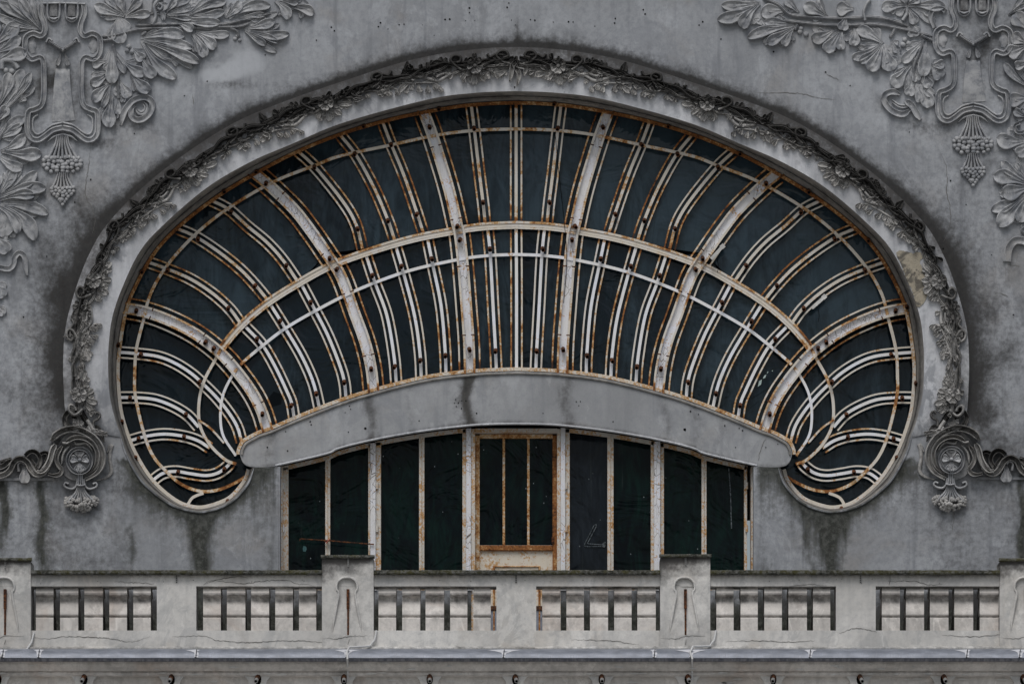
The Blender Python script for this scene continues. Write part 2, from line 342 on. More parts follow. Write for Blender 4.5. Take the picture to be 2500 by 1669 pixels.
n = N('grey_steel'); M['steel'] = n.fin(n.mix(n.noise(20), (.22, .22, .22), (.36, .36, .35)), .6, .4, None, .3)
n = N('paving'); M['ground'] = n.fin(n.mix(n.noise(3), (.30, .30, .29), (.40, .39, .375)), .9)
n = N('interior'); M['dark'] = n.fin((.03, .03, .03), .9)

# ------------------------------------------------------------------ outlines (left half, then mirrored about the axis)
OUT_L = [(168, 1042), (159, 1002), (155.5, 948), (154, 895), (157, 823), (168, 762), (189.6, 691), (215, 626), (257, 553), (340, 465), (447, 379), (572, 300), (697, 247), (830, 201), (973, 155), (1080, 131), (1188, 118), (1260, 115)]
LIP_L = [(617, 1141), (604, 1177), (579, 1209), (547, 1232), (501, 1246), (465, 1244), (422, 1231), (379, 1202), (343, 1166), (311, 1109), (297, 1066), (282.5, 1027), (268, 966), (264, 895), (266, 834), (275, 770), (300, 698), (340, 616), (393, 554.5), (501, 461), (608, 397), (715, 350.5), (840, 299), (1045, 243), (1160, 227), (1260, 222.5)]
FRM_L = [(610, 1146), (601, 1173), (572, 1209), (544, 1227), (497, 1241), (461, 1238), (429, 1225), (390, 1195), (361, 1163), (333, 1118), (312, 1072), (293, 1010), (286, 955), (284, 898), (289, 841), (302, 766), (320, 712), (366, 626.5), (421, 562), (508, 491), (604, 430), (719, 369), (830, 324), (941, 291), (1037, 270), (1127, 255), (1200, 249), (1260, 247)]
APT_L = [(586.5, 1109), (588, 1098), (596, 1082), (608, 1073.5), (634, 1060), (665, 1049), (750, 1013), (840, 979), (916, 956), (1037, 926), (1152, 911), (1260, 906)]
APB_L = [(587, 1113), (592, 1127), (602, 1136), (617, 1139.5), (640, 1140), (660, 1139), (681, 1136), (797, 1109), (830, 1095), (916, 1074), (1030, 1054), (1137, 1041), (1200, 1037), (1260, 1036)]
RNA_L = [(604, 1160), (572, 1179), (536.5, 1194), (501, 1199), (468.5, 1193), (436, 1177), (404, 1148), (375.5, 1115), (354, 1066), (331, 970), (329, 913), (333, 852), (350.5, 780), (368, 716), (408, 648), (476, 573), (558, 508), (669, 443.5), (769, 404), (830, 381), (941, 357), (1073, 329), (1170, 318), (1260, 315)]
RNB_L = [(577, 1132), (551, 1122), (515, 1088), (492, 1049), (485, 1013), (488, 966), (501, 923), (526, 877), (544, 845), (586.5, 794.6), (644, 744.6), (715, 698), (822, 641), (984, 588), (1105, 563), (1180, 552), (1260, 548)]
RNC_L = [(576, 1112), (545, 1063), (538, 1013), (544, 966), (561, 927), (588, 889), (644, 841), (697, 801), (769, 759), (866, 710), (991, 663), (1116, 634), (1190, 624), (1260, 621)]
def both(l): c = cr(l, 4); return c+mir(c)[::-1][1:]
OUT, LIP, FRM, APT, APB, RNA, RNB, RNC = map(both, (OUT_L, LIP_L, FRM_L, APT_L, APB_L, RNA_L, RNB_L, RNC_L))
OA, LA = np.array(OUT), np.array(LIP)
apb = lambda x: float(np.interp(x, [p[0] for p in APB if p[0] > 640 and p[0] < 1880], [p[1] for p in APB if p[0] > 640 and p[0] < 1880]))

# weathering and painted parapet shade of the wall: soot on the ledge over the arch, algae runs below the lobes, old repair patches (places on the wall, metres would do as well)
ALG = [(492, 1240, 1420, 22, 1.0), (478, 1238, 1300, 40, .8), (102, 1180, 1420, 18, .85), (8, 1175, 1330, 20, 1.0), (318, 1290, 1410, 16, .35), (250, 1300, 1420, 14, .3),
       (2030, 1240, 1420, 17, 1.0), (2012, 1240, 1330, 40, .75), (2060, 1250, 1380, 12, .5), (2496, 1170, 1420, 10, .9), (650, 1142, 1200, 30, .75), (1868, 1142, 1190, 26, .7), (1975, 1260, 1400, 14, .4)]
LIT = [(1262, 40, 14, 60, .0), (150, 215, 24, 60, .5), (120, 300, 24, 26, .55), (196, 300, 18, 20, .5), (2376, 170, 30, 60, .4), (330, 250, 90, 60, .25), (600, 152, 62, 42, .62), (540, 178, 50, 26, .45), (500, 190, 60, 22, .3), (370, 365, 120, 40, .35), (2110, 285, 80, 45, .4), (70, 780, 60, 120, .35), (200, 1000, 40, 120, .0), (90, 1020, 40, 40, .6), (2440, 980, 60, 110, .35), (1000, 90, 350, 60, .25), (1850, 220, 200, 60, .25)]
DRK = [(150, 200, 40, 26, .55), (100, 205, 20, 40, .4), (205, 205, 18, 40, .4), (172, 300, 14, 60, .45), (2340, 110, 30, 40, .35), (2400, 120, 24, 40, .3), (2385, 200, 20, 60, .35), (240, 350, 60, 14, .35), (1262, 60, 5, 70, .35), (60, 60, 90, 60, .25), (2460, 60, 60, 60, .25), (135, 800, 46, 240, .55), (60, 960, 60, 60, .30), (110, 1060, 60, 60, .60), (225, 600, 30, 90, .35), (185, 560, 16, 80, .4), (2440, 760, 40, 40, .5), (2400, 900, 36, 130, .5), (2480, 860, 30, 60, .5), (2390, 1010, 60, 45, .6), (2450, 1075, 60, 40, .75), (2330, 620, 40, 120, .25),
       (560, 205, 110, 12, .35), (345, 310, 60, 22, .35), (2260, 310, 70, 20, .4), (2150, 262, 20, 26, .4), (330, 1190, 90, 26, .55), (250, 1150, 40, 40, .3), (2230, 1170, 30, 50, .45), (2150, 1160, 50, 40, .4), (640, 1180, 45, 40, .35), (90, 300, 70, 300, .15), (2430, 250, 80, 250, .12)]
def wear_shade_wall(px, py):
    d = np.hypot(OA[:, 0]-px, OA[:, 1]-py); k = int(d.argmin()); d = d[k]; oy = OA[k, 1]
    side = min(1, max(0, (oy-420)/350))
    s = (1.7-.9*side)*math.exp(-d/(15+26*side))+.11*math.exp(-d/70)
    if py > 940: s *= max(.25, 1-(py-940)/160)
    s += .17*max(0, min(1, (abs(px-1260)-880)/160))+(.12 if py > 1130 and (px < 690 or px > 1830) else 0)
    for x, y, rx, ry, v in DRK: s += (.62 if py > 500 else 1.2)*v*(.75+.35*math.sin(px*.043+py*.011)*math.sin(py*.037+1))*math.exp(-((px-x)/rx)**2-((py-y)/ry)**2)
    dl = np.hypot(LA[:, 0]-px, LA[:, 1]-py).min(); g = 0
    if py > 1120: g = 1.0*math.exp(-dl/16)+.4*math.exp(-dl/60)
    for x, y0, y1, w, v in ALG:
        if py > y0-20: g += 1.25*v*math.exp(-(abs(px-x-5*math.sin(py*.045+x))/(w*.72))**1.15)*min(1, (py-y0+20)/20)*(1 if py < y1-60 else max(.35, 1-(py-y1+60)/120))
    if py > 1415: s += .75*min(1, (py-1415)/60); g += .9*max(0, min(1, (py-1470)/60))  # parapet shade and soot below the coping in colour, algae near the floor
    b = sum(v*math.exp(-((px-x)/rx)**4-((py-y)/ry)**4) for x, y, rx, ry, v in LIT)
    return (min(1.2, s), min(1.2, g), min(1, b), 0)

# ------------------------------------------------------------------ ground and balcony floor
g = MB(); g.add([(-120, -120, 0), (120, -120, 0), (120, 30, 0), (-120, 30, 0)], [(0, 1, 2, 3)]); tag(g.build('ground', M['ground']), 'pale paved ground below the building', kind='structure')
g = MB(); box(g, -420, 1592, 2940, 1660, -1.45, .9); tag(g.build('balcony_floor', M['rail']), 'concrete balcony floor slab behind the balustrade', kind='structure')

# ------------------------------------------------------------------ facade wall
wall = thing('facade_wall', 'weathered grey plaster facade wall around the big shell-shaped window', 'wall')
hole = [(680, 1640), (680, 1139.5)]+LIP+[(2*AX-680, 1139.5), (2*AX-680, 1640)]
rect = [(-420, -330), (2940, -330), (2940, 1640)]+hole[::-1]+[(-420, 1640)]
pts = [Vector(p) for p in rect]; nb = len(pts)
from mathutils.geometry import delaunay_2d_cdt
hx, hy = np.array([p[0] for p in hole]), np.array([p[1] for p in hole])
def inside(px, py):
    c = ((hy > py) != (np.roll(hy, -1) > py)) & (px < (np.roll(hx, -1)-hx)*(py-hy)/(np.roll(hy, -1)-hy+1e-12)+hx); return bool(c.sum() % 2)
for yy in range(-320, 1640, 9):
    for xx in range(-410, 2935, 9):
        if 300 < xx < 2220 and 260 < yy < 1640 and inside(xx, yy): continue
        if min(abs(hx-xx)+abs(hy-yy)) < 6 or inside(xx, yy): continue
        pts.append(Vector((xx+rng.uniform(-2, 2), yy+rng.uniform(-2, 2))))
vv, ee, ff, _, _, _ = delaunay_2d_cdt(pts, [], [list(range(nb))], 1, 1e-4)
w = MB()
w.add([P(p.x, p.y, rng.uniform(-.0012, .0012)) for p in vv], [tuple(f) for f in ff], 0, wear_shade_wall)
def holes(mb, s, ox, oy, f, y0, mat, r=2.2):
    for x, y in s: dot(mb, ox+x/f, oy+y/f, r*rng.uniform(.75, 1.15), y0, mat)
K = 2.796
holes(w, [(277, 157), (262, 184), (404, 170), (437, 167), (718, 135), (749, 132), (884, 57), (884, 88), (1153, 22), (1141, 52), (1300, 136), (1331, 140), (1560, 150), (1591, 151), (1880, 128), (1875, 158), (2071, 68), (2083, 97)], 830, 0, K, -.004, 1, 2.1)
holes(w, [(858, 143), (920, 142), (643, 242), (1198, 172), (1170, 139), (328, 199), (563, 172), (1456, 152), (1740, 180)], 830, 0, K, -.004, 1, 1.2)
holes(w, [(2262, 188), (2283, 212), (2160, 276), (1810, 377), (1415, 556), (1258, 655), (917, 912), (619, 1226), (510, 1381)], 0, 0, K, -.004, 1, 2)
holes(w, [(155, 150), (131, 173), (280, 268), (639, 354), (995, 493), (1057, 354), (1162, 585), (1847, 1234), (1953, 1397), (1567, 902)], 1660, 0, K, -.004, 1, 2)
holes(w, [(319, 198), (160, 612)], 0, 555, K, -.004, 1, 1.8); holes(w, [(1797, 145), (2127, 187), (2276, 596)], 1660, 555, K, -.004, 1, 1.8)
for c in ([(2293, 368), (2308, 400), (2312, 440), (2311, 466), (2321, 518), (2317, 561), (2304, 590)], [(221, 350), (218, 390), (208, 470), (224, 508), (232, 540), (226, 570)], [(1842, 227), (1900, 226), (1957, 229), (2003, 240), (2040, 244)],
          [(60, 820), (85, 824), (105, 840), (118, 838)], [(2012, 176), (2030, 187), (2050, 196)], [(470, 230), (472, 256)], [(2460, 645), (2490, 650)], [(2440, 715), (2460, 724)], [(2322, 1180), (2330, 1230), (2325, 1300)]):
    crack(w, c, 1.5, -.0045, 2)
w.build('wall_face', [M['wall'], M['hole'], M['crack']], wall)
# lower string course under the scroll friezes, both ends
w = MB()
for s in (0, 1):
    for x0, x1 in ((-420, 128),):
        a = [(x0, 1166), (x1, 1166), (x1+6, 1169), (x1, 1172), (x0, 1172)]
        prism(w, a if not s else mir(a, 2517, -2)[::-1], -.03, .0, 0, (.25, .1, 0, 0))
w.build('string_course', M['wall'], wall)
# arch surround, proud of the wall
a = MB(); n = 420; Oc = resamp(OUT, n); i0 = min(range(len(LIP)), key=lambda i: abs(LIP[i][0]-297)+abs(LIP[i][1]-1068)); Lc = resamp(LIP[i0:len(LIP)-i0], n); kk = 26
V = []; W = []; F = []
for i in range(n):
    t = i/(n-1); e = min(1, min(t, 1-t)/.035); yy = -.012-.088*e**.7
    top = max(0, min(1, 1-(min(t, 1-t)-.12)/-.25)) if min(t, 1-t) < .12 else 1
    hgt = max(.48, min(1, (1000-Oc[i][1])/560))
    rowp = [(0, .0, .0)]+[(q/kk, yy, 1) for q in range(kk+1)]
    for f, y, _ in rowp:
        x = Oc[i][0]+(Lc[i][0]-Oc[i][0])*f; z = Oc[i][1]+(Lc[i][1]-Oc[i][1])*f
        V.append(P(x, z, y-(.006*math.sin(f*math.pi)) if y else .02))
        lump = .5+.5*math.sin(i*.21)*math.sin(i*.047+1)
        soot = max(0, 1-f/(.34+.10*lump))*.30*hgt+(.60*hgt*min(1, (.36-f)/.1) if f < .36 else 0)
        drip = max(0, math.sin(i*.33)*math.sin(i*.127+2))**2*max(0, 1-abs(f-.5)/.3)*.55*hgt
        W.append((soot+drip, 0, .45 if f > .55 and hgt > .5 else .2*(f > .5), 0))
k = kk+2
for i in range(n-1):
    for q in range(k-1): F.append((i*k+q, i*k+q+1, (i+1)*k+q+1, (i+1)*k+q))
a.add(V, F, 0, W)
holes(a, [(1160, 552), (1217, 552), (1193, 596)], 830, 0, K, -.112, 1, 1.8)
a.build('arch_surround', [M['arch'], M['hole']], wall)
# reveal between the arch edge and the iron frame, in two steps with a crack between
a = MB(); n = 520; A = resamp(LIP, n); B = resamp(FRM, n); V = []; F = []; W = []
prof = [(0, -.10), (.42, .17), (.44, .185), (.50, .185), (.52, .17), (1.0, .40), (1.06, .47)]
for i in range(n):
    t = i/(n-1); e = min(1, max(0, min(t, 1-t)-.16)/.05); up = max(0, (700-A[i][1])/450)
    for f, y in prof: V.append(P(A[i][0]+(B[i][0]-A[i][0])*f, A[i][1]+(B[i][1]-A[i][1])*f, y if y > 0 else -.012-.088*e)); W.append((.12*rng.random()+(.5 if .41 < f < .53 else 0), 0, 0, 0))
k = len(prof)
for i in range(n-1):
    for q in range(k-1): F.append((i*k+q, i*k+q+1, (i+1)*k+q+1, (i+1)*k+q))
a.add(V, F, 0, W); a.build('arch_reveal', M['soffit'], wall)
# rounded lip round the lower lobes
for s in (0, 1):
    a = MB(); p = [q for q in cr(LIP_L, 5) if q[0] < 620 and q[1] > 1040]; p = offs(p, -3)
    sweep(a, p if not s else mir(p), 5.5, .022, ROUND, 0, tp(.06, .1, .05), tp(.06, .2, .05), lambda px, py: (.3, .45*max(0, min(1, (py-1150)/60)), 0, 0), raw=True); a.build('lobe_lip', M['wall'], wall)
# spalled patch where the plaster has fallen off on the right
a = MB(); o = [(2187, 617), (2206, 612), (2228, 618), (2243, 614), (2252, 627), (2246, 642), (2256, 661), (2263, 690), (2284, 704), (2295, 700), (2288, 712), (2268, 718), (2256, 736), (2242, 749), (2236, 742), (2229, 716), (2212, 676), (2200, 644)]
o = [(x+rng.uniform(-1.5, 1.5), y+rng.uniform(-1.5, 1.5)) for x, y in cr(o, 5, True)]; prism(a, o, -.1125, -.09); a.build('bare_patch', M['mortar'], wall, label='brown patch of bare mortar where plaster fell off')
# curved apron between the shell window and the balcony windows
ap = MB(); n = 300; A = resamp(APT, n); B = resamp(APB, n); kk = 18; V = []; F = []; W = []
STN = [(1142, 14, 1.0), (1130, 30, .25), (906, 15, .6), (1383, 17, .5), (1625, 14, .28), (1700, 20, .28), (1760, 14, .25), (660, 16, .4), (1000, 10, .2), (1200, 20, .12)]
for i in range(n):
    V.append(P(A[i][0], A[i][1], .50)); W.append((.3, 0, 0, 0))
    for q in range(kk+1):
        f = q/kk; x = A[i][0]+(B[i][0]-A[i][0])*f; y = A[i][1]+(B[i][1]-A[i][1])*f; V.append(P(x, y, .04))
        s = sum(v*math.exp(-(abs(x-c-6*math.sin(y*.05))/r)**1.7)*(1-.25*f) for c, r, v in STN)
        W.append((s*1.0+.07+(.28 if f > .93 else 0)+(.2 if f < .06 else 0), s*.30, 0, 0))
    V.append(P(B[i][0], B[i][1], .60)); W.append((.3, 0, 0, 0))
k = kk+3
for i in range(n-1):
    for q in range(k-1): F.append((i*k+q, i*k+q+1, (i+1)*k+q+1, (i+1)*k+q))
ap.add(V, F, 0, W)
holes(ap, [(790, 1174), (782, 1198), (808, 1197), (831, 1183), (860, 1183), (794, 1221), (829, 1235), (540, 1319), (65, 1219), (72, 1239), (36, 1263), (1613, 1189), (1641, 1188), (1630, 1216), (1386, 1268), (1864, 1325), (58, 1396)], 830, 555, K, .036, 1, 1.6)
holes(ap, [(933, 1267), (173, 1370)], 830, 555, K, .036, 1, 2.8)
holes(ap, [(2118, 1325), (2124, 1345), (1950, 1392), (1825, 1500), (1963, 1524)], 0, 555, K, .036, 1, 1.9)
holes(ap, [(72, 1255), (127, 1275), (306, 1352), (405, 1370), (428, 1385), (380, 1500), (586, 1500), (668, 1478)], 1660, 555, K, .036, 1, 1.9); dot(ap, 1672, 1048, 3.5, .036, 1)
crack(ap, [(1870, 1068), (1856, 1100), (1851, 1125)], 1.6, .036, 2)
apo = ap.build('curved_apron', [M['apron'], M['hole'], M['crack']], wall)
a = MB(); sweep(a, [p for p in offs(APT, 4.5)], 7, .035, ROUND, .05, None, None, (.35, 0, 0, 0), raw=True, mat=0)
a.build('top_moulding', M['soffit'], apo)
a = MB(); p = [q for q in APB if 670 < q[0] < 1850]; sweep(a, offs(p, -2), 6, .03, ROUND, .05, None, lambda t: 1+.3*math.sin(t*400), (.0, 0, .3, 0), raw=True); a.build('drip_moulding', M['arch'], apo)

# ------------------------------------------------------------------ shell window
shell = thing('shell_window', 'huge shell-shaped window with rusty white iron bars above the balcony', 'window')
YF = .42
def bar(mb, path, w, d, y0=YF, rust=0.0, raw=False, prof=BOX, ends=.25):
    p = path if raw else cr(path, 5)
    sweep(mb, p, w, d, prof, y0, None, None, (rust, 0, 0, 0), raw=True)
    if ends:
        b = len(p)*len(prof); k = len(prof); s = len(mb.w)-b
        for i in range(len(p)):
            t = i/(len(p)-1); r = rust-.10+(ends+.2)*(max(0, 1-t/.07)+max(0, 1-(1-t)/.07))+.20*math.sin(i*.17+b)*math.sin(i*.071+b*.3)+.14*math.sin(i*.83+b)*math.sin(i*.29)
            for q in range(k): mb.w[s+i*k+q] = (r+(-.01 if q in (2, 3) and k == 6 else .08), 0, 0, 0)
FR = FRM+[]
f = MB(); sweep(f, offs(FRM, 4), 9, .07, FLAT, YF, None, None, lambda px, py: (.34 if py < 700 else max(-.1, .34-(py-700)/500), 0, 0, 0), raw=True)
low = offs(APT, -5.5); bar(f, low, 9, .06, YF, .06, True, FLAT, 0); f.build('outer_frame', M['paint'], shell)
def both_sides(p): return (p, mir(p))
RB = [[(1030, 262), (1041, 290), (1059, 340), (1095, 458), (1116, 548), (1121.5, 569), (1130, 644), (1139, 755), (1145, 841), (1147, 918)],
      [(612, 416), (651, 447), (715, 508), (755, 558), (797.5, 619), (833, 675), (866, 765), (891, 834), (906, 898), (913, 962)],
      [(296, 750), (358, 762), (418, 784), (479, 816), (533, 857), (572, 898), (615, 956), (640, 1006), (655, 1056)]]
RIBP = [(-1, 0), (-1, 1), (-.66, 1), (-.62, .55), (.62, .55), (.66, 1), (1, 1), (1, 0)]
sock = []                                        # lamp sockets: place, direction along the bar
def at(path, t):
    q = resamp(path, 41); i = min(39, int(t*40)); return (*q[i], q[i+1][0]-q[i][0], q[i+1][1]-q[i][1])
for j, rb in enumerate(RB):
    for p in both_sides(rb):
        c = cr(p, 5); r = MB()
        sweep(r, c, 25, .06, RIBP, YF, None, None, (.0, 0, 0, 0), raw=True); rib = r.build('main_rib', M['white'], shell)
        for s in (-1, 1): e = MB(); bar(e, offs(c, s*11.6), 5.0, .075, YF, .08, True); e.build('edge_strip', M['paint'], rib)
        for s in (-1, 1):
            e = MB(); o = offs(c, s*25); bar(e, o[3:-2], 4.1, .03, YF, rng.choice([.05, .12, .3]), True); e.build('flanking_bar', M['paint'], rib)
        for t in (.09, .45, .52, .90): sock.append((at(c, t), .055))
        for t in (.17, .43, .60, .87):
            x, y, dx, dy = at(c, t); L = math.hypot(dx, dy); nx, ny = -dy/L, dx/L
            for s in (-1, 1): e = MB(); sweep(e, [(x+nx*s*6, y+ny*s*6), (x+nx*s*17, y+ny*s*17)], 3, .02, ROUND, YF-.12, raw=True); e.build('clamp', M['rust'], rib)
# rings
def ringparts(c): return c
r = MB(); bar(r, RNA, 7.6, .045, YF, .10, True); r.build('outer_ring', M['paint'], shell)
ib = [i for i, p in enumerate(RNB) if p[1] < 852]; mid = RNB[ib[0]:ib[-1]+1]
r = MB(); bar(r, offs(mid, -6), 5.5, .05, YF, .16, True); bar(r, offs(mid, 1), 8, .04, YF, -.3, True); bar(r, offs(mid, 8), 5, .05, YF, -.05, True)
bar(r, RNB[:ib[0]+1], 7.4, .045, YF, -.08, True); bar(r, RNB[ib[-1]:], 7.4, .045, YF, .0, True); r.build('middle_ring', M['paint'], shell)
r = MB(); ic = [i for i, p in enumerate(RNC) if p[1] < 893]
bar(r, RNC[ic[0]:ic[-1]+1], 7.4, .045, YF, -.12, True); bar(r, RNC[:ic[0]-2], 6.5, .045, YF, -.08, True); bar(r, RNC[ic[-1]+2:], 6.5, .045, YF, .0, True); r.build('inner_ring', M['coolpaint'], shell)
# triple glazing bars
UP = [[(724, 366), (769, 408), (835, 489), (868, 545), (885, 607)], [(830, 329), (870, 380), (915, 462), (948, 540), (963, 585)], [(934, 297), (954, 350), (985, 425), (1013, 505), (1034, 570)],
      [(511, 487), (558, 511), (604, 552), (651, 591), (690, 634), (729, 690)], [(430, 557), (476, 577), (530, 612), (583, 654), (622, 694), (656, 735)], [(356, 638), (404, 655), (465, 681), (519, 716), (561, 754), (588, 790)],
      [(1150, 254), (1158, 316), (1170, 420), (1180, 500), (1184, 543)]]
LO = [[(894, 624), (916, 691), (944.5, 770), (962, 870), (968, 942)], [(966, 600), (984, 662), (1012, 770), (1025, 859), (1029, 928)], [(1043, 580), (1057, 648), (1077, 748), (1087, 859), (1089, 917)],
      [(600, 798), (640, 841), (672, 895), (701, 956), (712, 984), (719, 1026)], [(662, 746), (697, 802), (737, 870), (765, 934), (781, 1000)], [(737, 696), (769, 757), (801, 820), (830, 893), (841, 934), (845, 976)],
      [(1190, 553), (1197, 623), (1204, 752), (1210, 859), (1212, 908)]]
SI = [[(284, 859), (331, 862.6), (386, 870), (429, 887), (468, 912), (497, 938), (529, 970), (558, 1006), (579, 1041), (590, 1078)], [(284, 970), (331, 970), (379, 975), (422, 991), (458, 1013), (485, 1042)],
      [(308, 1078), (354, 1065), (400, 1059), (447, 1064), (483, 1075), (512, 1093)], [(368, 1176), (397, 1155), (429, 1150), (465, 1155.5), (501, 1160), (529, 1155), (551, 1141), (563, 1128)]]
def triple(path, kind, up):
    c = cr(path, 5); g = MB(); hv = rng.choice([-.1, .0, .05, .18])
    bar(g, c, 7.4, .035, YF, -.06 if up else -.16, True); g.build('glazing_bar', M['paint' if up else 'coolpaint'], shell)
    for s in (-1, 1): g = MB(); bar(g, offs(c, s*13), 4.1, .03, YF, hv+rng.choice([-.05, .05, .26] if up else [-.08, -.02, .1]), True); g.build('side_bar', M['paint'], shell)
    return c
for p in UP:
    for q in both_sides(p): c = triple(q, 'upper', True); sock.append((at(c, .21), .07)); sock.append((at(c, .84), .07))
triple([(1260, 250), (1260, 400), (1260, 545)], 'upper', True)
for p in LO:
    for q in both_sides(p): c = triple(q, 'lower', False); sock.append((at(c, .17), .07)); sock.append((at(c, .86), .07))
triple([(1260, 552), (1261, 700), (1261, 906)], 'lower', False)
for i, p in enumerate(SI):
    for q in both_sides(p):
        c = triple(q, 'side', False); sock.append((at(c, .15 if i < 3 else .35), .07)); sock.append((at(c, [.55, .8, .68, .9][i]), .07))
for q in both_sides([(458, 1232), (468, 1216), (482, 1208), (497, 1203)]): g = MB(); bar(g, q, 7, .06); g.build('glazing_bar', M['paint'], shell)
for q in both_sides([(484, 1024), (515, 1046), (547, 1081)]): g = MB(); bar(g, q, 5, .06); g.build('glazing_bar', M['paint'], shell)
# lamp sockets: one stub of rusty pipe, copied
x, y, dx, dy = sock[0][0]; s0 = MB(); cyl(s0, (0, 0, 0), (0, -.085, -.045), .026, .024, 10, 0, 1); proto = s0.build('lamp_socket', [M['rust'], M['hole']], shell)
fr_s = [at(LIP and FRM, t) for t in (.035, .10, .145, .19, .235, .30, .345, .40, .455, .545, .60, .655, .70, .765, .81, .855, .90, .965)]
for (x, y, dx, dy), d in sock+[(q, .06) for q in fr_s]:
    o = proto if proto.location.length == 0 else proto.copy()
    if o is not proto: C.objects.link(o)
    o.location = P(x, y, YF-d+.01); o.rotation_euler = (0, rng.uniform(-.15, .15), rng.uniform(-.1, .1)); o.parent = shell
# glass: one sheet per field between neighbouring bars, joined into one mesh, every field leaning a little differently
gl = MB()
def field(a, b, dust_sheen, y0=YF+.03, nn=24):
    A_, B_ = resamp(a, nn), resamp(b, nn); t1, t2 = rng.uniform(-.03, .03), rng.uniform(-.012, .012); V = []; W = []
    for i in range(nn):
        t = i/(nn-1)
        V += [P(*A_[i], y0+t1*t), P(*B_[i], y0+t2+t1*t)]; W += [(0, 0, dust_sheen*(1-.4*t), 0)]*2
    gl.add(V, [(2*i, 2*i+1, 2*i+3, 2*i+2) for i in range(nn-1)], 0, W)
def order(sets): return [cr(p, 6) for p in sets]
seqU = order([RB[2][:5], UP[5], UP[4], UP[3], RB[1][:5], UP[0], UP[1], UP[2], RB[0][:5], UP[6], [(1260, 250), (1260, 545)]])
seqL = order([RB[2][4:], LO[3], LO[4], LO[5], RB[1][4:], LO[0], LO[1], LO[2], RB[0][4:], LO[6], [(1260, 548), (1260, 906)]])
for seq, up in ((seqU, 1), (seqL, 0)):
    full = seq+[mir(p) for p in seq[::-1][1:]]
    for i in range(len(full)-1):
        fx = full[i][0][0]/2520; field(full[i], full[i+1], (.15+.85*fx if up else -.35+.6*fx)+rng.uniform(-.36, .36))  # right and upper panes lighter: stronger reflection painted in as tint, with dust
sheet = [q for q in cr(LIP_L, 6)]                 # backing sheet for the lobes
for s in (0, 1):
    lob = [q for q in FRM[:len(FRM)//2] if q[1] > 740]; lob = [(x+2, y) for x, y in lob]+cr(RB[2], 8)+[(590, 1080), (588, 1120)]
    if s: lob = mir(lob)[::-1]
    v = [Vector(P(x, y, YF+.065)) for x, y in lob]; tri = geometry.tessellate_polygon([[Vector((q.x, q.z, 0)) for q in v]])
    gl.add([tuple(q) for q in v], [tuple(t) for t in tri], 0, (0, 0, -.3 if not s else -.05, 0))
gl.add([P(1180, 858, YF+.006), P(1187, 846, YF+.006), P(1193, 842, YF+.006), P(1195, 907, YF+.006), P(1173, 907, YF+.006), P(1175, 880, YF+.006)], [(0, 1, 2, 3, 4, 5)], 1)
gl.add([P(668, 955, YF+.004), P(688, 962, YF+.004), P(686, 985, YF+.004), P(664, 992, YF+.004), P(655, 972, YF+.004)], [(0, 1, 2, 3, 4)], 2)
for q in ([(1850, 944), (1853, 930), (1860, 926), (1858, 938)], [(1862, 924), (1866, 916), (1871, 914), (1868, 922)], [(1872, 912), (1874, 906), (1876, 908)], [(1884, 905), (1887, 903), (1886, 907)]): gl.add([P(x, y, YF+.003) for x, y in q], [tuple(range(len(q)))], 3)  # glint on the pane, painted as small pale flecks
gl.build('glass', [M['glass'], M['void'], M['gdark'], M['glint']], shell, ang=1)
br = MB(); back = [P(-60, 200, 1.2), P(2580, 200, 1.2), P(2580, 1270, 1.2), P(-60, 1270, 1.2)]; br.add(back, [(0, 1, 2, 3)])
tag(br.build('interior_back_wall', M['dark']), 'dark room wall behind the shell window', kind='structure')
# a long loose wire and two small floodlights fixed to the bars
wb = MB(); tube3(wb, [P(x, y, YF-.16) for x, y in cr([(1356, 330), (1362, 400), (1370, 470), (1378, 545), (1384, 640), (1376, 740)], 8)], .004, 5); tag(wb.build('loose_wire', M['hole']), 'thin dark wire hanging down over the bars of the shell window', 'wire')
for (x0, y0), (x1, y1), lab in (((1736, 632), (1762, 604), 'small white floodlight box on the bar just right of a wide rib, cable dangling'), ((1982, 752), (2010, 727), 'small pinkish white floodlight box on the thin bars far out on the right')):
    t = thing('floodlight', lab, 'light', 'small floodlights on the shell window'); b = MB(); sweep(b, [(x0, y0), (x1, y1)], 8, .07, BOX, YF-.09, raw=True); b.build('housing', M['rail'], t)
    b = MB(); sweep(b, [(x1-2, y1+1), (x1+6, y1-6)], 11, .05, BOX, YF-.10, raw=True); b.build('bracket', M['rail'], t)
    b = MB(); tube3(b, [P(x, y, YF-.17) for x, y in cr([(x0+14, y0-4), (x0+18, y0+18), (x0+15, y0+34)], 5)], .0035, 5); b.build('wire', M['hole'], t)

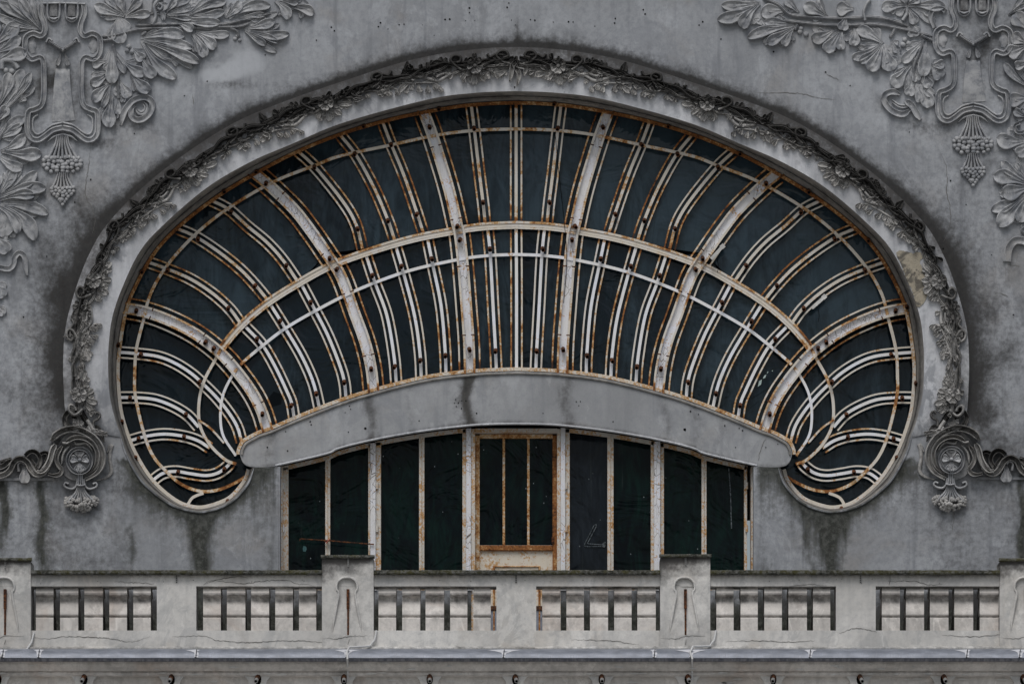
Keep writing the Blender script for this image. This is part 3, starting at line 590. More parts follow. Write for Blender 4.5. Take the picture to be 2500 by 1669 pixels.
# ------------------------------------------------------------------ balcony windows and door
YW = .34; BOT = 1440
def frame_bar(mb, x0, y0, x1, y1, yf=YW, d=.06): box(mb, x0, y0, x1, y1, yf-d, yf+.03, 0, (0, 0, 0, 0), .004)
def top_rail(mb, x0, x1, w=11, d=.06, drop=9):
    p = [(x, apb(x)+drop) for x in np.linspace(x0, x1, 12)]; sweep(mb, p, w, d, FLAT, YW, raw=True)
def pane(mb, x0, x1, mat=0, yy=YW+.01, tilt=0.0, drop=8):
    xs = np.linspace(x0, x1, 8); V = []
    for x in xs: V += [P(x, apb(x)+drop, yy+tilt), P(x, BOT, yy)]
    mb.add(V, [(2*i, 2*i+1, 2*i+3, 2*i+2) for i in range(7)], mat)
WIN = [('balcony_window', (683, 704, 794, 806, 899, 904), 'outermost left balcony window, panes nearly black with a sloping head', 'glass2', 'glass2'),
       ('balcony_window', (917, 930, 1023, 1036, 1129, 1138), 'balcony window with greenish panes between the door and the left pillar', 'glass2', 'glass2'),
       ('balcony_window', (1380, 1391, 1483, 1498, 1589, 1597), 'balcony window with a chalk mark on its grey pane, right of the door', 'glass3', 'glass2'),
       ('balcony_window', (1612, 1621, 1713, 1725, 1817, 1824), 'outermost right balcony window, a long streak on its greenish pane', 'glass2', 'glass2')]
for i, (nm, (a, b, c, d, e, f), lab, m1, m2) in enumerate(WIN):
    t = thing(nm, lab, 'window', 'tall windows behind the balustrade')
    m = MB(); frame_bar(m, a, apb(a)+5, b, BOT); frame_bar(m, e, apb(e)+5, f, BOT); top_rail(m, a, f); m.build('frame', M['frame'], t)
    m = MB(); frame_bar(m, c, apb(c)+8, d, BOT, YW, .07); m.build('mullion', M['frame'], t)
    m = MB(); sweep(m, [((c+d)/2, apb(c)+12), ((c+d)/2, BOT)], 4, .085, ROUND, YW, raw=True); m.build('bead', M['paint'], t)
    m = MB(); frame_bar(m, b, 1428, e, BOT, YW, .05); m.build('bottom_rail', M['frame'], t)
    for (x0, x1), mm in (((b-3, c+3), m1), ((d-3, e+3), m2)):
        m = MB(); pane(m, x0, x1, 0, YW+.012, rng.uniform(-.02, .02)); q = m.build('pane', M[mm], t)
        if mm == 'glass3':
            m = MB()
            for s in ([(1450, 1282), (1456, 1279), (1456, 1284), (1434, 1326), (1470, 1329), (1476, 1322), (1479, 1324), (1476, 1335), (1471, 1333), (1428, 1333), (1427, 1328), (1450, 1282)],):
                for u, v in zip(s[:-1], s[1:]): sweep(m, [u, v], 2.0, .002, FLAT, YW+.004, raw=True)
            sweep(m, [(1473, 1333), (1478, 1324)], 5, .002, FLAT, YW+.004, raw=True); m.build('chalk_mark', M['chalk'], q)
        if i == 0 and x0 < 750: m = MB(); prism(m, [(741, 1332), (747, 1333), (749, 1339), (746, 1346), (740, 1345), (739, 1338)], YW+.004, YW+.010); m.build('sticker', M['teal'], q)
        if i == 3 and x0 > 1700: m = MB(); sweep(m, [(1779, 1140), (1783, 1200), (1786, 1290)], 3, .002, FLAT, YW+.004); m.build('streak', M['chalk'], q)
    for yy in (1185, 1290):
        m = MB(); x = (a+b)/2-3 if i != 3 else e+6; cyl(m, P(x, yy+8, YW-.075), P(x, yy-8, YW-.075), .018, None, 8); m.build('hinge', M['frame'] if i else M['white'], t)
pl = thing('plinth_wall', 'low grey plinth wall under the balcony windows, seen through the balusters', 'wall'); m = MB()
gw = lambda px, py: (.5*min(1, max(0, py-1425)/90)+.35, 1.5*max(0, min(1, (py-1455)/60)), 0, 0)
for x0, x1 in ((684, 1150), (1370, 1836)):
    for k in range(12): y0 = 1440+k*15; box(m, x0, y0, x1, y0+15, YW-.10, YW+.2, 0, gw)
m.build('face', M['wall'], pl)
# posts between the windows and the jamb linings
for x0, x1, lab in ((904, 917, 'peeling cream post between the two left balcony windows'), (1138, 1150, 'white post on the left side of the balcony door'), (1369, 1380, 'white post right of the door, paint cracked into squares'), (1597, 1612, 'cream post with deeply crackled paint between the two right windows')):
    t = thing('window_post', lab, 'post', 'posts between the balcony windows'); m = MB(); frame_bar(m, x0, apb(x0)+4, x1, BOT, YW+.02, .12); m.build('shaft', M['white'], t)
    m = MB(); frame_bar(m, x0-3, 1425, x1+3, BOT, YW+.02, .14); m.build('foot', M['white'], t)
for s, lab in ((0, 'grey stone jamb lining left of the outermost left window'), (1, 'chipped stone jamb lining right of the outermost right window')):
    t = thing('jamb_lining', lab, 'jamb', 'jambs of the balcony opening'); m = MB(); q = lambda x: x if not s else 2*AX-x+(4 if s else 0)
    box(m, min(q(672), q(684)), 1139, max(q(672), q(684)), 1640, .005, .45, 0, (.15, 0, 0, 0), .006); m.build('lining', M['wall'], t)
    m = MB(); box(m, min(q(682), q(690)), 1137, max(q(682), q(690)), 1640, .18, .42, 0, (0, 0, 0, 0), .004); m.build('inner_fillet', M['frame'], t)
door = thing('balcony_door', 'rusty white balcony door with three tall panes in the middle', 'door')
m = MB(); frame_bar(m, 1150, 1046, 1160, 1612, YW, .08); frame_bar(m, 1360, 1046, 1369, 1612, YW, .08); box(m, 1160, 1045, 1360, 1054, YW-.08, YW+.03, 0, (0, 0, 0, 0), .004); m.build('door_frame', M['frame'], door)
m = MB(); yd = YW+.09
box(m, 1160, 1062, 1171, 1612, yd-.05, yd, 0, (.22, 0, 0, 0), .005); box(m, 1349, 1062, 1361, 1612, yd-.05, yd, 0, (.5, 0, 0, 0), .005); box(m, 1171, 1059, 1349, 1069, yd-.05, yd, 0, (.25, 0, 0, 0), .005)
box(m, 1171, 1330, 1349, 1343, yd-.06, yd, 0, (.45, 0, 0, 0), .008); m.build('door_leaf', M['rustyframe'], door)
for x in (1230, 1290): m = MB(); box(m, x-3, 1069, x+3, 1330, yd-.04, yd, 0, (.15, 0, 0, 0), .004); m.build('glazing_bar', M['frame'], door)
for x0, x1 in ((1171, 1227), (1233, 1287), (1293, 1349)): m = MB(); m.add([P(x0, 1069, yd-.012), P(x1, 1069, yd-.012), P(x1, 1330, yd-.012), P(x0, 1330, yd-.012)], [(3, 2, 1, 0)]); m.build('pane', M['glass2'], door)
m = MB(); box(m, 1171, 1343, 1349, 1612, yd-.02, yd, 0, (.05, 0, 0, 0)); pn = m.build('lower_panel', M['rustyframe'], door)
m = MB(); sweep(m, [(1206, 1600), (1206, 1382), (1317, 1382), (1317, 1600)], 6, .02, ROUND, yd-.02, None, None, (.35, 0, 0, 0), raw=True); m.build('panel_moulding', M['rustyframe'], pn)
m = MB(); box(m, 1347, 1310, 1353, 1326, yd-.065, yd-.03, 0, (.6, 0, 0, 0), .003); m.build('latch', M['rust'], door)
m = MB(); box(m, 1171, 1478, 1349, 1489, yd-.05, yd-.02, 0, (.8, 0, 0, 0), .004); m.build('bottom_rail', M['rustyframe'], door)
m = MB(); box(m, 1171, 1489, 1349, 1612, yd-.035, yd-.02, 0); m.build('kick_plate', M['zinc'], door)
# thin rusted rod lying across the left window
t = thing('metal_rod', 'thin rusty rod across the outermost left window, tied with red tape', 'rod')
m = MB(); tube3(m, [P(732, 1319, YW-.12), P(733, 1315, YW-.12), P(736, 1315, YW-.12), P(800, 1319, YW-.13), P(913, 1328, YW-.12)], .008, 7); m.build('rod', M['rust'], t)
m = MB(); sweep(m, [(793, 1321), (806, 1317)], 5, .03, ROUND, YW-.10, raw=True); sweep(m, [(796, 1325), (805, 1315)], 3, .03, ROUND, YW-.11, raw=True); m.build('tape', M['red'], t)

# ------------------------------------------------------------------ balustrade
bal = thing('balustrade', 'long pale plaster balustrade with slab balusters and mossy coping', 'balustrade')
YB = -1.50
pad = 420
m = MB(); 
PED = [(-52, 75, 1361), (786, 912, 1354), (1612, 1734, 1352), (2441, 2568, 1362)]
for x0, x1 in ((75, 786), (912, 1612), (1734, 2441), (-pad, -52), (2568, 2500+pad)):
    nx = max(4, int((x1-x0)/7)); prof = [(1403.5, YB+.02), (1402, YB-.07), (1398, YB-.085), (1392, YB-.08), (1391, YB-.06), (1391, YB+.28), (1402, YB+.28)]
    extr(m, prof, x0, x1, 0, (0, 0, 0, 0), nx, .7)
m.build('coping', M['cope'], bal)
def crk(mb, pts): crack(mb, pts, 1.7, YB-.0035, 1)
def wear_rail(px, py): return (.55*math.exp(-max(0, py-1402)/6)+(.35*math.exp(-abs(py-1582)/4) if py > 1560 else 0), 0, .15, 0)
m = MB()
def gridbox(mb, x0, y0, x1, y1, yf, yb, wear_shade, st=9):
    nx, ny = max(1, int((x1-x0)/st)), max(1, int((y1-y0)/st)); V = []; F = []
    for j in range(ny+1):
        for i in range(nx+1): V.append(P(x0+(x1-x0)*i/nx, y0+(y1-y0)*j/ny, yf))
    for j in range(ny):
        for i in range(nx): a = j*(nx+1)+i; F.append((a, a+nx+1, a+nx+2, a+1))
    mb.add(V, F, 0, wear_shade)
    a, b = P(x0, y1, yf), P(x1, y0, yf); X0, Z0, X1, Z1 = a[0], a[2], b[0], b[2]
    mb.add([(X0, yf, Z0), (X1, yf, Z0), (X1, yf, Z1), (X0, yf, Z1), (X0, yb, Z0), (X1, yb, Z0), (X1, yb, Z1), (X0, yb, Z1)], [(5, 4, 7, 6), (0, 4, 5, 1), (3, 2, 6, 7), (0, 3, 7, 4), (1, 5, 6, 2)], 0, (.3, .3, 0, 0))
gridbox(m, -pad, 1403, 2500+pad, 1430, YB, YB+.24, wear_rail)
for c in ([(495, 1427), (518, 1417), (560, 1420), (600, 1423), (650, 1417), (703, 1416), (722, 1424), (762, 1427)], [(497, 1425), (540, 1412), (585, 1406), (605, 1411)], [(280, 1419), (320, 1421), (375, 1424)], [(2170, 1399), (2174, 1410), (2170, 1428)], [(2170, 1419), (2230, 1418), (2270, 1427), (2300, 1426)],
          [(1927, 1430), (1950, 1427), (1985, 1426), (2018, 1429)], [(1660, 1431), (1700, 1432), (1715, 1427), (1740, 1430)], [(786, 1424), (800, 1424)], [(1614, 1424), (1640, 1427), (1660, 1428)]): crk(m, c)
for k in range(26): dot(m, rng.uniform(80, 2440), rng.uniform(1412, 1424), 1.1, YB-.004, 1)
m.build('top_rail', [M['rail'], M['crack']], bal)
m = MB(); gridbox(m, -pad, 1538, 2500+pad, 1586, YB, YB+.26, wear_rail)
for c in ([(70, 1556), (120, 1558), (160, 1553), (250, 1556), (320, 1565), (366, 1553)], [(420, 1553), (500, 1552), (530, 1562), (600, 1567), (700, 1563), (780, 1566), (840, 1569)], [(1395, 1560), (1450, 1562), (1500, 1564), (1560, 1573)], [(1772, 1565), (1850, 1563), (1920, 1566), (1990, 1563)], [(2050, 1545), (2090, 1532), (2140, 1541)], [(2300, 1549), (2380, 1553), (2460, 1546)], [(1660, 1555), (1690, 1548), (1720, 1547)]): crk(m, c)
m.build('bottom_rail', [M['rail'], M['crack']], bal)
m = MB(); extr(m, [(1579, YB-.005), (1577, YB-.05), (1580, YB-.07), (1586, YB-.07), (1588, YB)], -pad, 2500+pad, 0, (.35, .15, 0, 0), 420, 1.1); m.build('base_ledge', M['rail'], bal)
for x0, x1 in ((383, 479), (1212, 1309), (2041, 2138)):
    m = MB(); gridbox(m, x0, 1430, x1, 1538, YB, YB+.24, lambda px, py: (0, 0, .2, 0)); m.build('pier', M['rail'], bal)
SL = [[(72.6, 87.6), (130.5, 146.6), (191, 206), (251, 267), (310, 325.5), (368, 383)], [(479, 496), (539, 554), (599, 613), (657, 672), (715, 730), (772, 786)], [(909, 924), (967, 982), (1026, 1039), (1084, 1099), (1141, 1156), (1198, 1212)],
      [(1309, 1324), (1368, 1383), (1425.5, 1440.5), (1484.5, 1499.5), (1542, 1556), (1601, 1615)], [(1734, 1749), (1791, 1808), (1850, 1866), (1909, 1925), (1970, 1985), (2027, 2041)], [(2138, 2153), (2197, 2212), (2256, 2270.5), (2315.6, 2330), (2376, 2392), (2438, 2452)]]
BP = [(1429, .115), (1433, .115), (1435, .125), (1440, .15), (1446, .165), (1451, .155), (1454, .13), (1455, .095), (1458, .085), (1466, .082), (1476, .10), (1486, .135), (1494, .158), (1499, .160), (1502, .150), (1504, .130), (1506.5, .138), (1508.5, .168), (1538.5, .168)]
for bay in SL:
    for (a0, a1), (b0, b1) in zip(bay[:-1], bay[1:]):
        x0, x1 = a1, b0; m = MB(); V = []; W = []; k = len(BP); nx = 5
        for i in range(nx+1):
            x = x0+(x1-x0)*i/nx
            for py, d in BP: V.append(P(x, py, YB+.195-d)); s = .4 if py < 1437 else .55 if 1450 < py < 1475 else .5 if 1502 < py < 1507 else .0; W.append((s*rng.uniform(.6, 1.15), 0, rng.choice([0, 0, .5]) if 1508 < py else 0, 0))  # dirt and the shade of top gap, hollow and step painted in
        m.add(V, [(i*k+q, i*k+q+1, (i+1)*k+q+1, (i+1)*k+q) for i in range(nx) for q in range(k-1)], 0, W)
        for x in (x0, x1):                        # slab sides, green with algae towards the bottom
            f = [P(x, py, YB+.195-d) for py, d in BP]; bk = [(v[0], YB+.195+d*.9, v[2]) for v, (py, d) in zip(f, BP)]
            m.add(f+bk, [(i, i+1, k+i+1, k+i) for i in range(k-1)], 0, [(.45, .75 if py > 1500 else .25, 0, 0) for py, d in BP]*2)
        f = [P(x, py, YB+.195-d) for x in (x0, x1) for py, d in BP]; bk = [(v[0], YB+.195+d*.9, v[2]) for v, (py, d) in zip(f, BP*2)]
        m.add(bk, [(i, i+1, k+i+1, k+i) for i in range(k-1)], 0, (.2, .3, 0, 0))
        m.build('baluster', M['balus'], bal, 30)
for x0, x1, yt in PED:
    cx = (x0+x1)/2-2; yp = YB-.03
    key = [(cx-38, 1542), (cx-35, 1520), (cx-28, 1480), (cx-22.5, 1448), (cx-27, 1440), (cx-28, 1430), (cx-24, 1417), (cx-13, 1408), (cx, 1406), (cx+13, 1408), (cx+24, 1417), (cx+28, 1430), (cx+27, 1440), (cx+22.5, 1448), (cx+28, 1480), (cx+35, 1520), (cx+38, 1542)]
    kc = cr(key, 4)+[(cx+12, 1549), (cx-12, 1549)]
    m = MB(); fy = lambda x, y: yp+.002+.03*max(0, min(1, (1546-y)/90))
    xs = [(x0, yt+8)]+[(x0, y) for y in range(1380, 1590, 30)]+[(x0, 1586), (x1, 1586)]+[(x1, y) for y in range(1560, 1370, -30)]+[(x1, yt+8)]
    prism(m, xs, yp, YB+.28, 0, lambda px, py: (.8*math.exp(-max(0, py-yt-8)/9)+.5*math.exp(-abs(px-x0)/5)*(py < 1420)+.15, 0, .1, 0), kc, fy)
    crk2 = lambda c: crack(m, c, 1.5, yp-.0035, 1)
    crk2([(x0+2, 1556), (cx-20, 1558), (cx+6, 1552), (cx+50, 1551)]); crk2([(cx+5, 1560), (cx+1, 1572)])
    pd = m.build('pedestal', [M['rail'], M['crack']], bal)
    m = MB(); sweep(m, offs(cr(key, 4), 2.5), 5.5, .016, ROUND, yp, tp(.12, .12, .05), tp(.2, .2, .02), (.12, 0, 0, 0), raw=True); m.build('keyhole_moulding', M['rail'], pd)
    m = MB(); box(m, cx-1, 1437, cx+6, 1484, yp-.006, yp+.03, 0, (.2, 0, 0, 0), .002); box(m, cx+.5, 1484, cx+5, 1549, yp-.002, yp+.03); m.build('iron_strip', M['rust'], pd)
    m = MB(); extr(m, [(yt+8.5, yp+.01), (yt+8, yp-.03), (yt+5, yp-.045), (yt+1, yp-.04), (yt, yp-.02), (yt, YB+.33), (yt+8, YB+.33)], x0-3, x1+3, 0, (0, 0, 0, 0), 22, .7); m.build('cap', M['cope'], pd)
    m = MB()
    for k in range(4): box(m, cx+1, yt+9+k*5, cx+5, yt+13+k*5, yp-.012, yp, 0, (0, 0, 0, 0)); dot(m, cx+3, yt+11+k*5, 1.2, yp-.0125, 1)
    m.build('perforated_strap', [M['steel'], M['hole']], pd)
for x in (431, 1260, 2101):
    m = MB()
    for k in range(4): box(m, x-2, 1403+k*5, x+2, 1407+k*5, YB-.012, YB, 0); dot(m, x, 1405+k*5, 1.2, YB-.0125, 1)
    m.build('perforated_strap', [M['steel'], M['hole']], bal)

# ------------------------------------------------------------------ gutter, cornice, drain pipes, cables
gut = thing('gutter', 'blue grey zinc gutter running below the balustrade', 'gutter')
m = MB(); extr(m, [(1584, -1.56), (1583, -1.66), (1584, -1.72), (1590, -1.78), (1598, -1.82), (1605, -1.83), (1606, -1.81)], -pad, 2500+pad, 0, (0, 0, 0, 0), 120, .25); m.build('trough', M['zinc'], gut)
m = MB(); extr(m, [(1605.5, -1.80), (1606, -1.825), (1612, -1.81), (1614, -1.79), (1614, -1.6)], -pad, 2500+pad, 0, (0, 0, 0, 0), 120, .3); m.build('lower_lip', M['zincdark'], gut)
for x, w, s in ((7, 34, -1), (95, 13, 0), (479, 26, -1), (846, 30, 0), (1230, 40, 0), (1598, 11, -1), (1687, 40, 0), (1978, 16, 0), (2361, 28, -1), (2490, 22, 0)):
    m = MB()
    prof = lambda f: [(1583.5, -1.70), (1588+f, -1.765), (1597+f*2, -1.823)]
    a = x-w*(1 if s <= 0 else .2); b = x+w*(.35 if s < 0 else 1)
    q = [(a, 1585.5), (a+(x-a)*.5, 1588.5), (x-5, 1592), (x-4, 1602), (x+4, 1604), (x+6, 1594), (x+(b-x)*.5, 1588.5), (b, 1585.5), (x, 1584)]
    yy = lambda y: float(np.interp(y, [1583, 1584, 1590, 1598, 1605], [-1.665, -1.724, -1.784, -1.824, -1.834]))-.004
    m.add([P(u+rng.uniform(-1, 1), v, yy(v)) for u, v in q], [(8, 0, 1), (8, 1, 2), (8, 2, 5), (2, 3, 4, 5), (8, 5, 6), (8, 6, 7)]); jp = m.build('sealant_patch', M['seal'], gut)
    m = MB(); V = []
    for v in (1584, 1590, 1598, 1605): V += [P(x-.9-(v-1594)*.12, v, yy(v)-.003), P(x+.9-(v-1594)*.12, v, yy(v)-.003)]
    m.add(V, [(0, 1, 3, 2), (2, 3, 5, 4), (4, 5, 7, 6)]); m.build('seam', M['hole'], jp)
cor = thing('balcony_cornice', 'stained moulded cornice under the gutter with peeling paint', 'cornice')
def wear_cor(px, py): return (.35*math.exp(-abs(py-1616)/4)+.3*math.exp(-abs(py-1640)/3), 0, .25 if py > 1652 else 0, 0)
m = MB(); extr(m, [(1612, -1.735), (1618, -1.73), (1624, -1.715), (1631, -1.68), (1636, -1.665), (1637, -1.64), (1639, -1.625), (1640, -1.635), (1647, -1.63), (1649, -1.60), (1651, -1.57), (1652, -1.55), (1660, -1.55), (1680, -1.55), (1760, -1.55), (1980, -1.55)], -pad, 2500+pad, 0, wear_cor, 300, .5)
for k in range(90):                              # flaked paint scabs
    x, y = rng.uniform(-20, 2520), rng.choice([rng.uniform(1616, 1634), rng.uniform(1655, 1669), rng.uniform(1641, 1646)]); r = rng.uniform(3, 11)
    yy = float(np.interp(y, [1618, 1624, 1631, 1636, 1637, 1639, 1640, 1647, 1649, 1652, 1700], [-1.73, -1.715, -1.68, -1.665, -1.64, -1.625, -1.635, -1.63, -1.60, -1.55, -1.55]))-.016
    m.add([P(x+r*1.5*math.cos(a*.7)*rng.uniform(.5, 1.1), y+r*.32*math.sin(a*.7)*rng.uniform(.5, 1.1), yy) for a in range(9)], [tuple(range(9))], 1)
m.build('moulding', [M['balus'], M['rail']], cor)
PX = [-5, 205, 418, 629, 839, 1048, 1257, 1468, 1678, 1887, 2098, 2303, 2497]
ORD = ['at the left edge', 'second', 'third', 'fourth', 'fifth', 'sixth', 'seventh', 'eighth', 'ninth', 'tenth', 'eleventh', 'twelfth', 'at the right edge']
for i, x in enumerate(PX):
    m = MB(); o = [(-34, 1642), (34, 1642), (33, 1648), (28, 1653), (23, 1660), (20, 1672), (18, 1730), (-18, 1730), (-20, 1672), (-23, 1660), (-28, 1653), (-33, 1648)]
    hl = [(x+1+8*math.cos(a*math.pi/7), 1657+14*math.sin(a*math.pi/7)) for a in range(14)]
    prism(m, [(x+u, v) for u, v in o], -1.605, -1.55, 0, (.1, 0, .35, 0), hl, lambda a, b: -1.56); br = m.build('bracket', [M['rail']], cor)
    m = MB(); m.add([P(u, v, -1.575) for u, v in hl], [tuple(range(14))]); m.build('pipe_hole', M['hole'], br)
    if 0 <= i < 13:
        sx = rng.uniform(-3, 3); m = MB(); t = thing('drain_pipe', (f'short rusty drain pipe stub under the gutter, {ORD[i]} from the left' if 0 < i < 12 else f'short rusty drain pipe stub under the gutter, {ORD[i]} of the photo'), 'pipe', 'rusty drain pipes along the cornice')
        a = P(x+1, 1649, -1.61); b = (a[0]+sx*.006, -1.77, a[2]-.085); mid = tuple(np.array(a)*.35+np.array(b)*.65)
        cyl(m, a, mid, .029, .028, 12, 0); m.build('pipe', M['rust'], t)
        m = MB(); cyl(m, mid, b, .024, .024, 12, 0, 1); m.build('spout', [M['steel'], M['hole']], t)
CB = [([(83, 1543, -1.51), (77, 1567, -1.54), (66, 1584, -1.59), (11, 1586, -1.70), (0, 1602, -1.86), (-8, 1625, -1.72), (-9, 1700, -1.5)], 'white cable down the left edge pillar and over the gutter'),
      ([(919, 1538, -1.51), (915, 1560, -1.54), (903, 1576, -1.58), (852, 1579, -1.69), (847, 1590, -1.82), (848, 1606, -1.86), (849, 1630, -1.66), (848, 1700, -1.52)], 'white cable crossing the gutter below the pillar left of the door'),
      ([(1748, 1538, -1.51), (1744, 1560, -1.54), (1733, 1576, -1.58), (1692, 1577, -1.69), (1685, 1590, -1.82), (1690, 1606, -1.86), (1690, 1630, -1.66), (1688, 1700, -1.52)], 'white cable crossing the gutter below the pillar right of the door')]
for pts3, lab in CB:
    m = MB(); q = []
    for a, b in zip(pts3[:-1], pts3[1:]): q += [tuple(np.array(P(*a))*(1-t)+np.array(P(*b))*t) for t in (0, .33, .67)]
    q.append(P(*pts3[-1])); tube3(m, q, .012, 8); tag(m.build('cable', M['cable']), lab, 'cable', 'white cables on the balustrade')

# ------------------------------------------------------------------ stucco reliefs
def patch(px, py): return (max(0, .16*math.sin(px*.06+1.3)*math.sin(py*.07)+.05), 0, 0, 0)
def leaf_obj(parent, lobes, h=.046):
    m = MB(); base = [l for l in lobes if l[4] >= 20]
    for l in base[:5]:
        bx, by, tx, ty, ww = l[:5]
        for q in range(2):
            L = math.hypot(tx-bx, ty-by)*rng.uniform(.55, .9); an = math.atan2(ty-by, tx-bx)+rng.choice([-1, 1])*rng.uniform(.25, .6)
            lobe(m, bx, by, bx+L*math.cos(an), by+L*math.sin(an), ww*rng.uniform(.7, 1.0), h*.6, None, 0, patch)
    for i, l in enumerate(lobes):
        bx, by, tx, ty, ww = l[:5]
        if ww >= 22 and math.hypot(tx-bx, ty-by) > 48:
            for sd, f in ((1, .34), (-1, .42)):
                L = math.hypot(tx-bx, ty-by)*rng.uniform(.34, .42); an = math.atan2(ty-by, tx-bx)+sd*rng.uniform(.5, .75); cx_, cy_ = bx+(tx-bx)*f, by+(ty-by)*f
                lobe(m, cx_, cy_, cx_+L*math.cos(an), cy_+L*math.sin(an), ww*.62, h*.8, None, 0, patch)
        lobe(m, bx, by, tx, ty, ww*1.12, (h+.009*(i % 4))*(1.15 if ww > 22 else .95), l[5] if len(l) > 5 else None, 0, patch)
    return m.build('leaf', M['relief'], parent)
def stems(parent, ps, w=9, h=.05):
    m = MB()
    for p in ps: sweep(m, p, w, h, REED, 0, tp(.03, .06, .3), tp(.02, .05, .2), patch)
    return m.build('stem', M['relief'], parent)
def berries(parent, l, r=6):
    for x, y in l: m = MB(); ball(m, x, y, r*rng.uniform(.9, 1.1), 0, 1.15, patch); m.build('berry', M['relief'], parent)
def acorn(parent, x0, y0, x1, y1, w): m = MB(); lobe(m, x0, y0, x1, y1, w, .075, 0, 0, patch, .3); m.build('acorn', M['relief'], parent)

# ---- long oak branch, left
t = thing('oak_branch_relief', 'long stucco oak branch reaching right from the upper left ornament', 'relief', 'stucco oak branches')
stems(t, [[(244, 90), (280, 86), (340, 72), (420, 69), (473, 68), (545, 66), (588, 65), (621, 50)], [(330, 62), (400, 60), (485, 58), (540, 60), (587, 51), (638, 39), (668, 32)], [(244, 100), (275, 96), (285, 90)], [(345, 88), (352, 82), (358, 76)], [(560, 68), (578, 76), (583, 92)]], 9)
leaf_obj(t, [(681, 0, 754, 12, 22), (672, 3, 705, 49, 26, -.12), (703, 18, 767, 36, 26, -.12), (690, 2, 730, 4, 18)])
leaf_obj(t, [(550, 44, 587, 2, 24, .1), (560, 45, 662, 18, 28, -.14), (585, 44, 648, 37, 15)])
leaf_obj(t, [(450, 40, 505, -4, 20), (465, 36, 553, 6, 24), (470, 36, 549, 26, 22)]); leaf_obj(t, [(404, 30, 462, 2, 18), (408, 34, 540, 53, 24, .06), (404, 32, 430, -4, 18), (402, 40, 470, 46, 14)])
leaf_obj(t, [(596, 71, 672, 50, 24), (598, 72, 707, 80, 24), (600, 76, 680, 107, 16), (598, 76, 650, 110, 18)])
leaf_obj(t, [(477, 76, 561, 82, 22), (478, 80, 526, 121, 26), (470, 82, 502, 141, 26), (468, 90, 484, 129, 16)])
leaf_obj(t, [(345, 93, 392, 84, 22), (345, 94, 452, 90, 30), (348, 98, 472, 120, 22), (350, 100, 489, 155, 26), (352, 100, 470, 170, 18), (345, 100, 434, 190, 30)])
leaf_obj(t, [(304, 40, 230, 12, 26), (306, 36, 290, -4, 22), (306, 38, 345, -2, 22), (306, 42, 367, 33, 24), (300, 36, 255, -6, 20)]); leaf_obj(t, [(288, 40, 298, 108, 34, .08), (280, 60, 272, 100, 20)]); leaf_obj(t, [(365, 34, 410, 10, 20), (370, 30, 384, -4, 16), (388, 10, 398, 52, 12)])
acorn(t, 428, 52, 474, 74, 24); berries(t, [(574, 95), (585, 98), (579, 88)], 5); berries(t, [(314, 114), (310, 123), (323, 126)], 7)
m = MB(); sweep(m, [(372, 60), (380, 40), (376, 18), (384, 2), (398, -4)], 9, .06, ROUND, 0, None, None, patch); sweep(m, [(384, 20), (392, 24), (396, 14), (388, 8)], 7, .06, ROUND, 0, None, None, patch); m.build('tendril', M['relief'], t)
# ---- hanging spray beside the left cartouche
t = thing('oak_spray_relief', 'hanging stucco oak spray right of the left cartouche, curled ribbon at its foot', 'relief', 'stucco oak branches')
leaf_obj(t, [(272, 116, 307, 180, 16), (325, 120, 353, 146, 26), (345, 140, 379, 190, 30), (320, 180, 367, 225, 30), (318, 186, 342, 223, 16), (300, 150, 355, 183, 28), (272, 114, 273, 206, 30)])
leaf_obj(t, [(262, 150, 224, 161, 24), (268, 176, 220, 206, 26), (268, 205, 228, 250, 28), (270, 205, 248, 264, 16), (290, 195, 316, 240, 26), (296, 222, 299, 252, 14), (290, 238, 288, 282, 18), (274, 236, 267, 313, 32)])
m = MB(); sweep(m, [(276, 108), (282, 140), (288, 190), (290, 240)], 9, .05, REED, 0, None, None, patch); m.build('stem', M['relief'], t)
m = MB(); sweep(m, [(295, 306), (303, 274), (318, 252), (334, 241), (356, 238), (371, 250), (368, 272), (352, 289), (334, 293), (321, 284), (322, 266), (331, 258)], 16, .055, RIBBON, 0, tp(.1, .1, .3), tp(.05, .05, .2), patch)
for r_, w_ in ((.72, 8), (.45, 7)): sweep(m, [(344+dx*r_, 264+dy*r_) for dx, dy in ((10, -22), (22, -6), (16, 14), (0, 22), (-14, 14), (-16, 2))], w_, .04, ROUND, 0, tp(.2, .2, .2), None, patch)
m.build('curled_ribbon', M['relief'], t)
# ---- sprays running off the left edge
t = thing('oak_spray_relief', 'stucco oak leaves on the left edge beside the upper cartouche', 'relief', 'stucco oak branches')
stems(t, [[(-12, 292), (20, 262), (50, 231), (78, 192)], [(-10, 350), (10, 318), (22, 296)]], 10)
leaf_obj(t, [(104, 74, -6, 6, 24), (104, 74, 20, -8, 26), (104, 74, 50, -10, 24), (104, 74, 78, -6, 18), (104, 72, -10, 34, 20)]); leaf_obj(t, [(-20, 112, 43, 54, 34), (-10, 128, 49, 88, 28), (-6, 150, 66, 128, 34)]); leaf_obj(t, [(8, 262, 56, 168, 30), (-6, 260, 20, 176, 28), (20, 262, 76, 176, 22), (-14, 300, 18, 258, 26), (46, 250, 62, 236, 18)])
m = MB(); sweep(m, [(4, 168), (6, 150), (20, 146), (34, 152), (44, 166)], 14, .06, ROUND, 0, None, None, patch); m.build('bud', M['relief'], t); berries(t, [(29, 174), (14, 172)], 7)
leaf_obj(t, [(-10, 335, 62, 287, 28), (-8, 338, 52, 303, 24), (2, 368, 61, 329, 28), (4, 369, 103, 374, 32), (-6, 380, 57, 410, 28)]); leaf_obj(t, [(-4, 476, 36, 412, 22), (-6, 478, 89, 416, 28), (-4, 482, 113, 461, 32), (0, 488, 86, 478, 26)])
